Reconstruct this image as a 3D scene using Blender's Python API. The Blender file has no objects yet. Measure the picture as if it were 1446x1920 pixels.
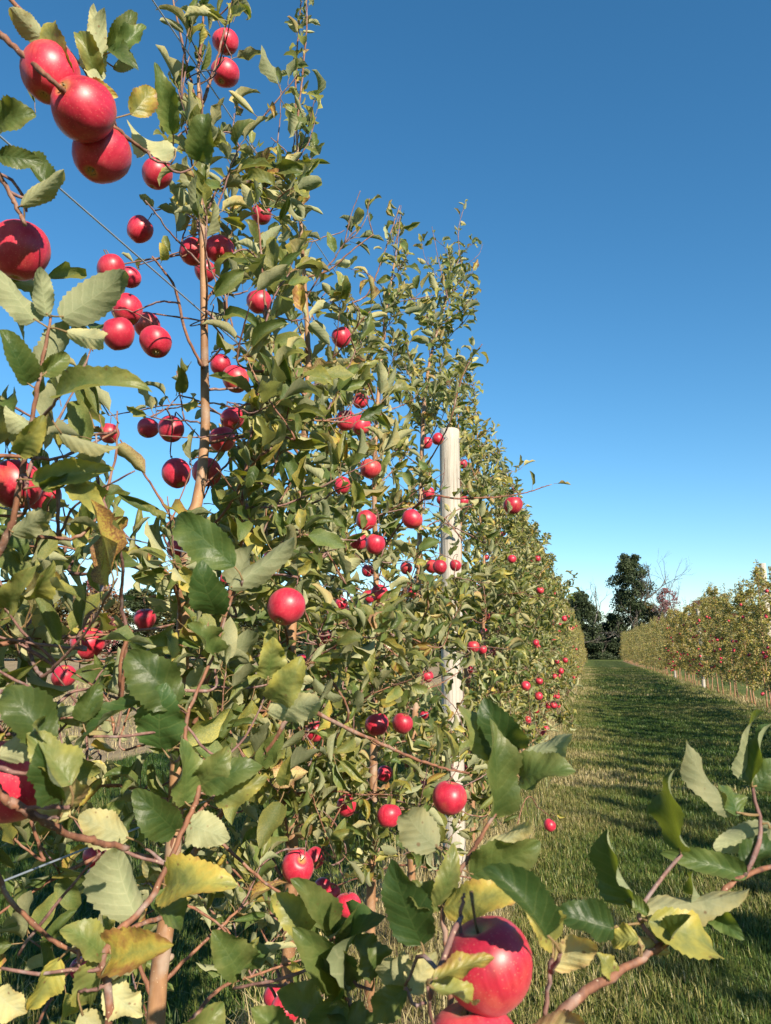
import bpy, math, numpy as np
from mathutils import Matrix, Vector
RNG = np.random.default_rng(11)
PI = math.pi
sc = bpy.context.scene
col = sc.collection

# ------------------------------------------------------------------ camera, sky, sun, exposure
F_PX = 1430.0; YAW = math.radians(14.73); PITCH = math.radians(10.23); CAM_H = 1.5
cR = np.array([math.cos(YAW), math.sin(YAW), 0.0])
cF = np.array([-math.sin(YAW)*math.cos(PITCH), math.cos(YAW)*math.cos(PITCH), math.sin(PITCH)])
cU = np.cross(cR, cF); C0 = np.array([0, 0, CAM_H])
cam_d = bpy.data.cameras.new('camera'); cam = bpy.data.objects.new('camera', cam_d); col.objects.link(cam)
cam_d.lens = 36*F_PX/1920; cam_d.sensor_width = 36; cam_d.sensor_fit = 'AUTO'
cam_d.clip_start = 0.02; cam_d.clip_end = 3000
cam_d.dof.use_dof = True; cam_d.dof.focus_distance = 2.4; cam_d.dof.aperture_fstop = 15
cam.matrix_world = Matrix(((cR[0], cU[0], -cF[0], 0), (cR[1], cU[1], -cF[1], 0), (cR[2], cU[2], -cF[2], CAM_H), (0, 0, 0, 1)))
sc.camera = cam

SUN_EL = math.radians(29); SUN_AZ = math.radians(44)          # azimuth from -Y towards +X
SUN = np.array([math.sin(SUN_AZ)*math.cos(SUN_EL), -math.cos(SUN_AZ)*math.cos(SUN_EL), math.sin(SUN_EL)])
w = bpy.data.worlds.new('World'); sc.world = w; w.use_nodes = True
wn = w.node_tree; bg = wn.nodes['Background']
sky = wn.nodes.new('ShaderNodeTexSky'); sky.sky_type = 'NISHITA'; sky.sun_disc = False
sky.sun_elevation = SUN_EL; sky.sun_rotation = math.atan2(SUN[0], SUN[1])
sky.altitude = 200; sky.air_density = 1.0; sky.dust_density = 0.0; sky.ozone_density = 3.5
bg.inputs[1].default_value = 0.088
hsv = wn.nodes.new('ShaderNodeHueSaturation'); hsv.inputs['Saturation'].default_value = 1.22; hsv.inputs['Hue'].default_value = 0.491; wn.links.new(sky.outputs[0], hsv.inputs['Color']); wn.links.new(hsv.outputs[0], bg.inputs[0])
sl = bpy.data.lights.new('sun', 'SUN'); so = bpy.data.objects.new('sun', sl); col.objects.link(so)
sl.energy = 5.0; sl.angle = math.radians(0.55); sl.color = (1.0, 0.87, 0.68)
so.rotation_euler = Vector(-SUN).to_track_quat('-Z', 'Y').to_euler()
so.location = (8, -6, 12)
sc.view_settings.view_transform = 'Standard'; sc.view_settings.look = 'None'
sc.view_settings.exposure = 1.02; sc.view_settings.gamma = 1.0
sc.cycles.max_bounces = 8; sc.cycles.transparent_max_bounces = 4; sc.cycles.caustics_reflective = False; sc.cycles.caustics_refractive = False

# ------------------------------------------------------------------ helpers
def nrm(v):
    v = np.asarray(v, float); n = np.linalg.norm(v, axis=-1, keepdims=True); return v/np.maximum(n, 1e-9)
def ray(px, py): return cF + cR*((px-723)/F_PX) - cU*((py-960)/F_PX)
def at(px, py, d): return C0 + d*ray(px, py)                       # pixel + depth along the view axis
def on_x(px, py, X=-0.9):                                           # pixel on the vertical plane of a tree row
    r = ray(px, py); return C0 + r*(X/r[0])
def proj(P):
    v = np.atleast_2d(P)-C0; d = v@cF; dd = np.where(np.abs(d) < 1e-6, 1e-6, d)
    return 723+F_PX*(v@cR)/dd, 960-F_PX*(v@cU)/dd, d

def link(o, parent=None):
    col.objects.link(o)
    if parent is not None: o.parent = parent
    return o
def quads_mesh(name, V, Fq, uv=None, attr=None, mat=None, smooth=True):
    V = np.asarray(V, np.float32); Fq = np.asarray(Fq, np.int32)
    m = bpy.data.meshes.new(name); nf = len(Fq); k = Fq.shape[1]
    m.vertices.add(len(V)); m.vertices.foreach_set('co', V.ravel())
    m.loops.add(nf*k); m.loops.foreach_set('vertex_index', Fq.ravel())
    m.polygons.add(nf); m.polygons.foreach_set('loop_start', np.arange(0, nf*k, k, dtype=np.int32))
    m.polygons.foreach_set('loop_total', np.full(nf, k, np.int32))
    if uv is not None:
        l = m.uv_layers.new(name='UVMap'); l.data.foreach_set('uv', np.asarray(uv, np.float32)[Fq.ravel()].ravel())
    if attr is not None:
        a = m.attributes.new('lf', 'FLOAT_COLOR', 'POINT')
        c = np.ones((len(V), 4), np.float32); c[:, :attr.shape[1]] = attr; a.data.foreach_set('color', c.ravel())
    m.update(calc_edges=True)
    if smooth: m.polygons.foreach_set('use_smooth', np.ones(nf, bool))
    if mat: m.materials.append(mat)
    return m
class MB:
    def __init__(s): s.V = []; s.F = []; s.n = 0
    def add(s, V, Fq): s.V.append(np.asarray(V, float)); s.F.append(np.asarray(Fq, int)+s.n); s.n += len(V)
    def mesh(s, name, mat, off=(0, 0, 0), smooth=True): return quads_mesh(name, np.concatenate(s.V)-np.asarray(off), np.concatenate(s.F), mat=mat, smooth=smooth)
def tube(pts, rad, n=8):
    P = np.asarray(pts, float); k = len(P); rad = np.broadcast_to(np.asarray(rad, float), (k,))
    T = nrm(np.gradient(P, axis=0)); ref = np.array([0.31, 0.2, 0.93])
    if abs(T[0]@ref) > .9: ref = np.array([1., .1, 0])
    A = nrm(np.cross(T, ref)); B = np.cross(T, A)
    an = np.arange(n)*2*PI/n
    V = P[:, None]+rad[:, None, None]*(np.cos(an)[None, :, None]*A[:, None]+np.sin(an)[None, :, None]*B[:, None])
    V = V.reshape(-1, 3); i = np.arange(k-1)[:, None]*n; j = np.arange(n)[None]; j2 = (j+1) % n
    Fq = np.stack([i+j, i+j2, i+n+j2, i+n+j], -1).reshape(-1, 4)
    # end caps as quads to centre points
    nV = len(V); V = np.concatenate([V, P[:1], P[-1:]]); caps = []
    for a in range(0, n-1, 2):
        caps.append((nV, (a+2) % n, a+1, a)); o = (k-1)*n; caps.append((nV+1, o+a, o+a+1, o+(a+2) % n))
    return V, np.concatenate([Fq, np.array(caps)])
def smooth_path(pts, n):
    P = np.asarray(pts, float)
    if len(P) == 2: return P[0]+(P[1]-P[0])*np.linspace(0, 1, n)[:, None]
    e = np.concatenate([[2*P[0]-P[1]], P, [2*P[-1]-P[-2]]]); out = []
    for t in np.linspace(0, len(P)-1-1e-6, n):
        i = int(t); u = t-i; a, b, c, d = e[i:i+4]
        out.append(.5*((2*b)+(c-a)*u+(2*a-5*b+4*c-d)*u*u+(3*b-a-3*c+d)*u**3))
    return np.array(out)
def tag(o, label=None, cat=None, group=None, kind=None):
    if label: o['label'] = label
    if cat: o['category'] = cat
    if group: o['group'] = group
    if kind: o['kind'] = kind
    return o
def empty(name, loc):
    o = bpy.data.objects.new(name, None); o.location = loc; o.empty_display_size = .1; col.objects.link(o); return o

# ------------------------------------------------------------------ materials
def newmat(name):
    m = bpy.data.materials.new(name); m.use_nodes = True; nt = m.node_tree; b = nt.nodes['Principled BSDF']; return m, nt, b
def N(nt, t, **kw):
    n = nt.nodes.new(t)
    for k, v in kw.items():
        if k.startswith('i_'): n.inputs[int(k[2:])].default_value = v
        else: setattr(n, k, v)
    return n
def ramp(nt, src, stops):
    r = nt.nodes.new('ShaderNodeValToRGB'); e = r.color_ramp.elements
    while len(e) < len(stops): e.new(0.5)
    for x, (p, c) in zip(e, stops): x.position = p; x.color = (*c, 1) if len(c) == 3 else c
    nt.links.new(src, r.inputs[0]); return r.outputs[0]
def math_(nt, op, a, b=None, c=None):
    n = nt.nodes.new('ShaderNodeMath'); n.operation = op
    for i, x in enumerate((a, b, c)):
        if x is None: continue
        if isinstance(x, (int, float)): n.inputs[i].default_value = x
        else: nt.links.new(x, n.inputs[i])
    return n.outputs[0]
def mixc(nt, f, a, b):
    n = nt.nodes.new('ShaderNodeMix'); n.data_type = 'RGBA'
    for i, x in ((0, f), (6, a), (7, b)):
        if isinstance(x, (int, float)): n.inputs[i].default_value = x
        elif isinstance(x, tuple): n.inputs[i].default_value = (*x, 1)
        else: nt.links.new(x, n.inputs[i])
    return n.outputs[2]
def noise(nt, scale, detail=4, rough=.55, vec=None, coord='Object'):
    n = nt.nodes.new('ShaderNodeTexNoise'); n.inputs['Scale'].default_value = scale; n.inputs['Detail'].default_value = detail; n.inputs['Roughness'].default_value = rough
    if vec is None: vec = nt.nodes.new('ShaderNodeTexCoord').outputs[coord]
    nt.links.new(vec, n.inputs['Vector']); return n.outputs[0]
def bump(nt, b, h, strength, dist):
    n = nt.nodes.new('ShaderNodeBump'); n.inputs['Strength'].default_value = strength; n.inputs['Distance'].default_value = dist
    nt.links.new(h, n.inputs['Height']); nt.links.new(n.outputs[0], b.inputs['Normal']); return n.outputs[0]

def leaf_material():
    m, nt, b = newmat('apple_leaf'); L = nt.links
    at_ = N(nt, 'ShaderNodeAttribute', attribute_name='lf'); oi = N(nt, 'ShaderNodeObjectInfo')
    add = N(nt, 'ShaderNodeVectorMath', operation='ADD'); L.new(at_.outputs['Color'], add.inputs[0]); L.new(oi.outputs['Color'], add.inputs[1])
    sx = N(nt, 'ShaderNodeSeparateXYZ'); L.new(add.outputs[0], sx.inputs[0]); age, rnd = sx.outputs[0], sx.outputs[1]
    uv = N(nt, 'ShaderNodeUVMap', uv_map='UVMap'); su = N(nt, 'ShaderNodeSeparateXYZ'); L.new(uv.outputs[0], su.inputs[0]); u, v = su.outputs[0], su.outputs[1]
    av = math_(nt, 'ABSOLUTE', math_(nt, 'SUBTRACT', math_(nt, 'MULTIPLY', v, 2.0), 1.0))
    ns = noise(nt, 38, 4, .6)
    # ageing spreads from the rim and tip inwards in blotches
    rim = math_(nt, 'ADD', math_(nt, 'MULTIPLY', av, .28), math_(nt, 'MULTIPLY', u, .10))
    a2 = math_(nt, 'ADD', age, math_(nt, 'MULTIPLY', math_(nt, 'SUBTRACT', math_(nt, 'ADD', ns, rim), .72), math_(nt, 'ADD', math_(nt, 'MULTIPLY', age, 1.3), .22)))
    top = ramp(nt, a2, [(0, (.030, .068, .015)), (.14, (.080, .115, .026)), (.30, (.150, .160, .042)), (.46, (.26, .24, .042)), (.62, (.38, .28, .035)), (.78, (.26, .115, .030)), (1, (.10, .045, .02))])  # first, darkest stop also puts shade into the colour of turned-away foreground leaves
    und = ramp(nt, a2, [(0, (.17, .20, .10)), (.16, (.24, .255, .135)), (.32, (.31, .305, .155)), (.48, (.37, .33, .14)), (.64, (.40, .31, .11)), (.8, (.31, .18, .08)), (1, (.15, .08, .045))])
    vary = math_(nt, 'ADD', math_(nt, 'MULTIPLY', rnd, .7), .85)
    # veins
    ph = math_(nt, 'FRACT', math_(nt, 'MULTIPLY', math_(nt, 'ADD', math_(nt, 'SUBTRACT', u, math_(nt, 'MULTIPLY', av, .22)), math_(nt, 'MULTIPLY', ns, .10)), 7.0))
    vein = math_(nt, 'SMOOTH_MIN', math_(nt, 'ABSOLUTE', math_(nt, 'SUBTRACT', ph, .5)), math_(nt, 'MULTIPLY', av, 3.0), .05)
    vmask = ramp(nt, vein, [(0, (1, 1, 1)), (.10, (0, 0, 0))])
    top = mixc(nt, math_(nt, 'MULTIPLY', vmask, .16), top, (.22, .25, .07)); und = mixc(nt, math_(nt, 'MULTIPLY', vmask, .30), und, (.38, .38, .22))
    sv = N(nt, 'ShaderNodeTexVoronoi'); sv.inputs['Scale'].default_value = 75; sv.inputs['Randomness'].default_value = 1; tcs = N(nt, 'ShaderNodeTexCoord'); L.new(tcs.outputs['Object'], sv.inputs[0])
    spot = math_(nt, 'MULTIPLY', ramp(nt, math_(nt, 'ADD', sv.outputs[0], math_(nt, 'MULTIPLY', ns, .25)), [(.20, (.8, .8, .8)), (.27, (0, 0, 0))]), math_(nt, 'GREATER_THAN', math_(nt, 'ADD', age, math_(nt, 'MULTIPLY', ns, .3)), .36))
    top = mixc(nt, spot, top, (.13, .06, .025)); und = mixc(nt, spot, und, (.16, .085, .04))
    geo = N(nt, 'ShaderNodeNewGeometry')
    c = mixc(nt, geo.outputs['Backfacing'], top, und)
    hs = N(nt, 'ShaderNodeHueSaturation'); L.new(c, hs.inputs['Color']); L.new(vary, hs.inputs['Value']); hs.inputs['Saturation'].default_value = .92
    pet = math_(nt, 'GREATER_THAN', v, 1.5); c = mixc(nt, pet, hs.outputs[0], (.30, .20, .10))
    L.new(c, b.inputs['Base Color'])
    L.new(math_(nt, 'ADD', math_(nt, 'MULTIPLY', geo.outputs['Backfacing'], .30), .44), b.inputs['Roughness'])
    b.inputs['Specular IOR Level'].default_value = .36
    nb = bump(nt, b, math_(nt, 'ADD', vein, math_(nt, 'MULTIPLY', noise(nt, 120, 4), 1.2)), .30, .003)
    tr = N(nt, 'ShaderNodeBsdfTranslucent'); t2 = N(nt, 'ShaderNodeHueSaturation', i_1=1.25, i_2=1.15); L.new(hs.outputs[0], t2.inputs['Color'])
    tint = mixc(nt, .55, t2.outputs[0], (.32, .36, .03)); L.new(tint, tr.inputs[0])
    mx = N(nt, 'ShaderNodeMixShader', i_0=.36); L.new(b.outputs[0], mx.inputs[1]); L.new(tr.outputs[0], mx.inputs[2])
    L.new(mx.outputs[0], nt.nodes['Material Output'].inputs[0]); return m
M_LEAF = leaf_material()

def bark(name, c1, c2, scale, r=.65, lent=True):
    m, nt, b = newmat(name)
    tc = nt.nodes.new('ShaderNodeTexCoord'); mp = N(nt, 'ShaderNodeMapping'); mp.inputs['Scale'].default_value = (1, 1, .35); nt.links.new(tc.outputs['Object'], mp.inputs[0])
    ns = noise(nt, scale, 6, .6, mp.outputs[0]); c = ramp(nt, ns, [(.3, c1), (.7, c2)])
    if lent:
        vo = N(nt, 'ShaderNodeTexVoronoi'); vo.inputs['Scale'].default_value = 140; nt.links.new(tc.outputs['Object'], vo.inputs[0])
        c = mixc(nt, ramp(nt, vo.outputs[0], [(.10, (.7, .7, .7)), (.16, (0, 0, 0))]), c, (.45, .36, .26))
    c = mixc(nt, ramp(nt, noise(nt, scale*.45, 3, .6), [(.52, (0, 0, 0)), (.66, (.55, .55, .55))]), c, tuple(.55*(x+.30) for x in (c2[0]*.8, c2[1], c2[2]*1.2)))
    nt.links.new(c, b.inputs['Base Color']); b.inputs['Roughness'].default_value = r
    bump(nt, b, ns, .5, .004); return m
M_TRUNK = bark('orange_brown_bark', (.16, .075, .035), (.36, .20, .10), 22)
M_BRANCH = bark('red_brown_bark', (.085, .032, .022), (.27, .12, .065), 70, .75)
M_TWIG = bark('young_twig_bark', (.09, .04, .035), (.24, .13, .11), 90, .75)
M_FARBARK = bark('grey_bark', (.05, .04, .03), (.13, .11, .09), 4, .85, False)

def apple_material():
    m, nt, b = newmat('red_apple_skin'); L = nt.links
    tc = nt.nodes.new('ShaderNodeTexCoord'); oi = N(nt, 'ShaderNodeObjectInfo')
    sp = N(nt, 'ShaderNodeSeparateXYZ'); L.new(tc.outputs['Object'], sp.inputs[0])
    off = N(nt, 'ShaderNodeVectorMath', operation='ADD'); L.new(tc.outputs['Object'], off.inputs[0])
    cx = N(nt, 'ShaderNodeCombineXYZ'); L.new(oi.outputs['Random'], cx.inputs[0]); L.new(oi.outputs['Random'], cx.inputs[1]); L.new(cx.outputs[0], off.inputs[1])
    n1 = noise(nt, 22, 4, .5, off.outputs[0])
    mp = N(nt, 'ShaderNodeMapping'); mp.inputs['Scale'].default_value = (1, 1, .12); L.new(off.outputs[0], mp.inputs[0]); n2 = noise(nt, 150, 3, .6, mp.outputs[0])
    c = ramp(nt, math_(nt, 'ADD', math_(nt, 'MULTIPLY', n1, .6), math_(nt, 'MULTIPLY', n2, .4)), [(.3, (.24, .006, .020)), (.5, (.43, .014, .042)), (.72, (.57, .05, .078))])
    pole = ramp(nt, math_(nt, 'ADD', math_(nt, 'ABSOLUTE', sp.outputs[2]), math_(nt, 'MULTIPLY', n1, .010)), [(.0355, (0, 0, 0)), (.042, (.55, .55, .55))])
    rad = N(nt, 'ShaderNodeVectorMath', operation='LENGTH'); cxy = N(nt, 'ShaderNodeCombineXYZ'); L.new(sp.outputs[0], cxy.inputs[0]); L.new(sp.outputs[1], cxy.inputs[1]); L.new(cxy.outputs[0], rad.inputs[0])
    dim = ramp(nt, math_(nt, 'ADD', rad.outputs['Value'], math_(nt, 'MULTIPLY', n1, .006)), [(.008, (.8, .8, .8)), (.016, (0, 0, 0))])
    c = mixc(nt, dim, c, (.38, .26, .07))
    blush = math_(nt, 'MULTIPLY', ramp(nt, noise(nt, 9, 3, .6, off.outputs[0]), [(.56, (0, 0, 0)), (.74, (.55, .55, .55))]), ramp(nt, n2, [(.35, (.4, .4, .4)), (.65, (1, 1, 1))])); c = mixc(nt, blush, c, (.50, .17, .06))
    vo = N(nt, 'ShaderNodeTexVoronoi'); vo.inputs['Scale'].default_value = 330; L.new(off.outputs[0], vo.inputs[0])
    sp_ = ramp(nt, vo.outputs[0], [(.10, (.42, .42, .42)), (.24, (0, 0, 0))]); c = mixc(nt, sp_, c, (.62, .26, .18))
    hs = N(nt, 'ShaderNodeHueSaturation'); L.new(c, hs.inputs['Color']); L.new(math_(nt, 'ADD', math_(nt, 'MULTIPLY', oi.outputs['Random'], .35), .82), hs.inputs['Value'])
    L.new(hs.outputs[0], b.inputs['Base Color'])
    L.new(math_(nt, 'ADD', math_(nt, 'MULTIPLY', n2, .25), .30), b.inputs['Roughness'])
    b.inputs['Specular IOR Level'].default_value = .55
    b.inputs['Sheen Weight'].default_value = .06
    b.inputs['Subsurface Weight'].default_value = .05; b.inputs['Subsurface Radius'].default_value = (.01, .002, .002); b.inputs['Subsurface Scale'].default_value = .3
    bump(nt, b, n2, .05, .001); return m
M_APPLE = apple_material()
M_STEM = bark('apple_stem_brown', (.08, .05, .02), (.17, .10, .04), 90, .7, False)
M_CALYX = bark('dried_calyx', (.10, .07, .03), (.30, .22, .11), 200, .8, False)

def post_material():
    m, nt, b = newmat('weathered_post_wood'); L = nt.links
    tc = nt.nodes.new('ShaderNodeTexCoord'); mp = N(nt, 'ShaderNodeMapping'); mp.inputs['Scale'].default_value = (1, 1, .04); L.new(tc.outputs['Object'], mp.inputs[0])
    n1 = noise(nt, 70, 6, .65, mp.outputs[0]); n2 = noise(nt, 5, 3, .5)
    c = ramp(nt, math_(nt, 'ADD', math_(nt, 'MULTIPLY', n1, .75), math_(nt, 'MULTIPLY', n2, .25)), [(.30, (.10, .085, .07)), (.40, (.31, .28, .24)), (.52, (.40, .37, .325)), (.70, (.52, .49, .44))])
    L.new(c, b.inputs['Base Color']); b.inputs['Roughness'].default_value = .85; bump(nt, b, n1, .8, .006); return m
M_POST = post_material()
def plain(name, c, r=.6, metal=0):
    m, nt, b = newmat(name); n = noise(nt, 30, 4); L = nt.links
    L.new(mixc(nt, n, tuple(x*.75 for x in c), tuple(min(1, x*1.25) for x in c)), b.inputs['Base Color'])
    b.inputs['Roughness'].default_value = r; b.inputs['Metallic'].default_value = metal; return m
M_WIRE = plain('galvanised_wire', (.34, .40, .50), .4, .5)
M_TIE = plain('black_plastic_tie', (.015, .02, .03), .45)

def grass_material():
    m, nt, b = newmat('grass_blade'); L = nt.links
    a = N(nt, 'ShaderNodeAttribute', attribute_name='lf'); s = N(nt, 'ShaderNodeSeparateXYZ'); L.new(a.outputs['Color'], s.inputs[0])
    c = ramp(nt, s.outputs[0], [(0, (.032, .075, .014)), (.35, (.075, .125, .022)), (.6, (.16, .175, .045)), (.8, (.30, .26, .10)), (1, (.42, .35, .19))])
    hs = N(nt, 'ShaderNodeHueSaturation'); L.new(c, hs.inputs['Color']); L.new(math_(nt, 'ADD', math_(nt, 'MULTIPLY', s.outputs[1], .6), .7), hs.inputs['Value'])
    L.new(hs.outputs[0], b.inputs['Base Color']); b.inputs['Roughness'].default_value = .45; b.inputs['Specular IOR Level'].default_value = .35
    tr = N(nt, 'ShaderNodeBsdfTranslucent'); L.new(hs.outputs[0], tr.inputs[0]); mx = N(nt, 'ShaderNodeMixShader', i_0=.3)
    L.new(b.outputs[0], mx.inputs[1]); L.new(tr.outputs[0], mx.inputs[2]); L.new(mx.outputs[0], nt.nodes['Material Output'].inputs[0]); return m
M_GRASS = grass_material()
def ground_material(name, stops, s1, s2, bs=.6, bd=.03, stretch=(1, 1, 1)):
    m, nt, b = newmat(name); L = nt.links
    tc = nt.nodes.new('ShaderNodeTexCoord'); mp = N(nt, 'ShaderNodeMapping'); mp.inputs['Scale'].default_value = stretch; L.new(tc.outputs['Object'], mp.inputs[0])
    n1 = noise(nt, s1, 8, .7, mp.outputs[0]); n2 = noise(nt, s2, 4, .6, mp.outputs[0])
    h = math_(nt, 'ADD', math_(nt, 'MULTIPLY', n1, .6), math_(nt, 'MULTIPLY', n2, .4))
    L.new(ramp(nt, h, stops), b.inputs['Base Color']); b.inputs['Roughness'].default_value = .95; b.inputs['Specular IOR Level'].default_value = .1
    bump(nt, b, n1, bs, bd); return m
M_LAWN = ground_material('mown_grass_ground', [(.3, (.035, .065, .016)), (.5, (.085, .115, .028)), (.68, (.17, .17, .06))], 9, .8, .9, .05)
M_STRIP = ground_material('dry_strip_ground', [(.3, (.10, .075, .045)), (.5, (.21, .165, .095)), (.7, (.33, .27, .16))], 14, 1.5, .8, .03)
M_FIELD = ground_material('stubble_field_ground', [(.3, (.15, .11, .065)), (.5, (.29, .22, .13)), (.7, (.42, .33, .20))], 3.5, .25, .9, .15, (1, .35, 1))

# ------------------------------------------------------------------ the setting: ground sheets
def sheet(name, x0, x1, y0, y1, z, mat, nx=1, ny=1, amp=0):
    xs = np.linspace(x0, x1, nx+1); ys = np.linspace(y0, y1, ny+1); X, Y = np.meshgrid(xs, ys)
    Z = np.full_like(X, z)
    if amp: Z += amp*(np.sin(X*1.3+Y*.21)+np.sin(X*.47-Y*.33)+RNG.normal(0, .5, X.shape))
    V = np.stack([X, Y, Z], -1).reshape(-1, 3); i = np.arange(ny)[:, None]*(nx+1)+np.arange(nx)[None]
    Fq = np.stack([i, i+1, i+nx+2, i+nx+1], -1).reshape(-1, 4)
    o = link(bpy.data.objects.new(name, quads_mesh(name, V, Fq, mat=mat))); return tag(o, kind='structure')
ROW_L, ROW_R, ROW_END = -0.9, 4.3, 106.0
sheet('ground', -700, 700, -60, 1400, -.20, M_LAWN)
sheet('lane', -6.2, 7.0, -8, 140, 0, M_LAWN, 30, 240, .004)
sheet('ploughed_field', -260, -6.2, -20, 240, .0, M_FIELD, 90, 130, .03)
sheet('dry_strip_left', ROW_L-.55, ROW_L+.35, -4, ROW_END+2, .016, M_STRIP, 6, 150, .002)
sheet('dry_strip_right', ROW_R-.25, ROW_R+.45, -6, ROW_END+2, .016, M_STRIP, 6, 150, .002)

# ------------------------------------------------------------------ grass blades (uncountable)
def vnoise(x, y, s, seed):
    r = np.random.default_rng(seed); g = r.random((64, 64)); x = x/s; y = y/s
    i = np.floor(x).astype(int); j = np.floor(y).astype(int); u = x-i; v = y-j; u = u*u*(3-2*u); v = v*v*(3-2*v)
    G = lambda a, b: g[a % 64, b % 64]
    return (G(i, j)*(1-u)+G(i+1, j)*u)*(1-v)+(G(i, j+1)*(1-u)+G(i+1, j+1)*u)*v
def grass(name, label, x0, x1, y0, y1, dens, h, wd, dry, seed, lean=.85):
    r = np.random.default_rng(seed); n = int((x1-x0)*(y1-y0)*dens)
    P = np.stack([r.uniform(x0, x1, n), r.uniform(y0, y1, n), np.zeros(n)], 1)
    px, py, d = proj(P); k = (d > .5) & (px > -320) & (px < 1766) & (py < 2250); P = P[k]; n = len(P)
    # clumps
    cl = vnoise(P[:, 0], P[:, 1], .11, seed+1); pt = vnoise(P[:, 0], P[:, 1], .9, seed+2); big = vnoise(P[:, 0], P[:, 1], 2.3, seed+3)
    keep = r.random(n) < .35+.9*cl; P = P[keep]; cl = cl[keep]; pt = pt[keep]; big = big[keep]; n = len(P)
    H = r.uniform(*h, n)*(.55+.8*cl)*(.75+.5*pt); W = r.uniform(*wd, n)
    a = r.uniform(0, 2*PI, n); D = np.stack([np.cos(a), np.sin(a), np.zeros(n)], 1); S = np.stack([-np.sin(a), np.cos(a), np.zeros(n)], 1)
    ln = r.uniform(.1, 1, n)*lean
    Uz = np.array([0, 0, 1.])
    p0 = P; p1 = P+Uz*(H*.6)[:, None]+D*(H*ln*.35)[:, None]; p2 = P+Uz*(H*(1-.25*ln))[:, None]+D*(H*ln*1.1)[:, None]
    w_ = (W/2)[:, None]
    V = np.stack([p0-S*w_, p0+S*w_, p1+S*w_*.85, p1-S*w_*.85, p2+S*w_*.12, p2-S*w_*.12], 1).reshape(-1, 3)
    b = np.arange(n)[:, None]*6; Fq = np.concatenate([b+np.array([0, 1, 2, 3]), b+np.array([3, 2, 4, 5])])
    dryv = np.clip(dry+(.26*np.exp(-((P[:, 0]+.30)/.6)**2) if x0 > -1 else 0)+.55*(pt-.5)+.35*(big-.5)+r.normal(0, .16, n), 0, 1)
    A = np.repeat(np.stack([dryv, r.random(n)], 1), 6, 0)
    o = link(bpy.data.objects.new(name, quads_mesh(name, V, Fq, attr=A, mat=M_GRASS))); return tag(o, label, 'grass', kind='stuff')
grass('grass', 'short mown green grass in the near lane between the rows', -.5, 5.2, 2.6, 9, 7500, (.03, .075), (.003, .0055), .36, 21)
grass('grass', 'short green grass under and behind the near left trees', -6.2, -1.35, 2.0, 12, 2600, (.05, .13), (.004, .007), .38, 22)
grass('grass', 'short mown grass further down the lane', -.5, 4.0, 9, 24, 2800, (.03, .07), (.006, .010), .40, 23)
grass('grass', 'distant mown grass at the far end of the lane', -.6, 4.0, 24, 70, 560, (.04, .085), (.014, .024), .42, 24)
grass('dry_grass', 'tall straw coloured dry grass at the foot of the left row', ROW_L-.5, ROW_L+.42, 2.2, 14, 2300, (.05, .26), (.003, .006), .92, 25, .9)
grass('stubble', 'pale cut stubble standing in the brown field', -24, -6.2, 4, 34, 130, (.06, .16), (.006, .014), .98, 28, 1.2)
grass('dry_grass', 'dry straw grass along the far foot of the left row', ROW_L-.4, ROW_L+.42, 14, 60, 420, (.08, .26), (.008, .014), .85, 26, .9)
grass('dry_grass', 'dry yellow grass at the foot of the right row', ROW_R-.45, ROW_R+.6, 14, 70, 420, (.05, .13), (.008, .015), .6, 27, .9)

# ------------------------------------------------------------------ leaves
def leaf_tmpl(nu, nv, fold, curl, wave, twist, ser=0., seed=0, pl=.26, asp=.58, hook=0.):
    r = np.random.default_rng(seed); us = np.linspace(0, 1, nu+1); vs = np.linspace(-1, 1, nv+1)
    a = curl*us**1.4+hook*np.clip(us-.7, 0, 1)*3; dx = np.cos(a)/nu; dz = -np.sin(a)/nu
    mx = np.concatenate([[0], np.cumsum((dx[1:]+dx[:-1])/2)]); mz = np.concatenate([[0], np.cumsum((dz[1:]+dz[:-1])/2)])
    sh = np.sin(PI*np.clip(us, 0, 1)**.82)**.72*(1-.18*us); sh[0] = .03; sh[-1] = .01
    ph = r.uniform(0, 6.3, 2); kk = r.uniform(1.4, 2.6, 2); V = np.zeros((nu+1, nv+1, 3)); UV = np.zeros((nu+1, nv+1, 2))
    asym = r.uniform(-.12, .12)
    for i, u in enumerate(us):
        nx_, nz_ = math.sin(a[i]), math.cos(a[i]); tw = twist*u
        for j, v in enumerate(vs):
            wd = asp/2*sh[i]*(1+asym*np.sign(v))
            if abs(v) == 1 and ser: wd *= 1+ser*((-1)**i)*r.uniform(.5, 1.2)
            fa = fold*(1-.25*u)*(.55+.6*abs(v)); s = np.sign(v)
            y = wd*abs(v)*math.cos(fa)*s; h = wd*abs(v)*math.sin(fa)+wave*wd*v*v*math.sin(kk[int(v > 0)]*2*PI*u+ph[int(v > 0)])
            y, h = y*math.cos(tw)-h*math.sin(tw), y*math.sin(tw)+h*math.cos(tw)
            V[i, j] = (mx[i]+h*nx_+pl, y, mz[i]+h*nz_); UV[i, j] = (u, v*.5+.5)
    V = V.reshape(-1, 3); UV = UV.reshape(-1, 2); i = np.arange(nu)[:, None]*(nv+1)+np.arange(nv)[None]
    Fq = np.stack([i, i+nv+1, i+nv+2, i+1], -1).reshape(-1, 4)
    # petiole
    tv, tf = tube([(0, 0, -.02), (pl*.5, 0, .012), (pl+.02, 0, 0)], [.016, .012, .012], 4); tf = tf[:8]
    Fq = np.concatenate([Fq, tf+len(V)]); UV = np.concatenate([UV, np.tile([[0, 3.]], (len(tv), 1))]); V = np.concatenate([V, tv])
    return V, Fq, UV
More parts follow.
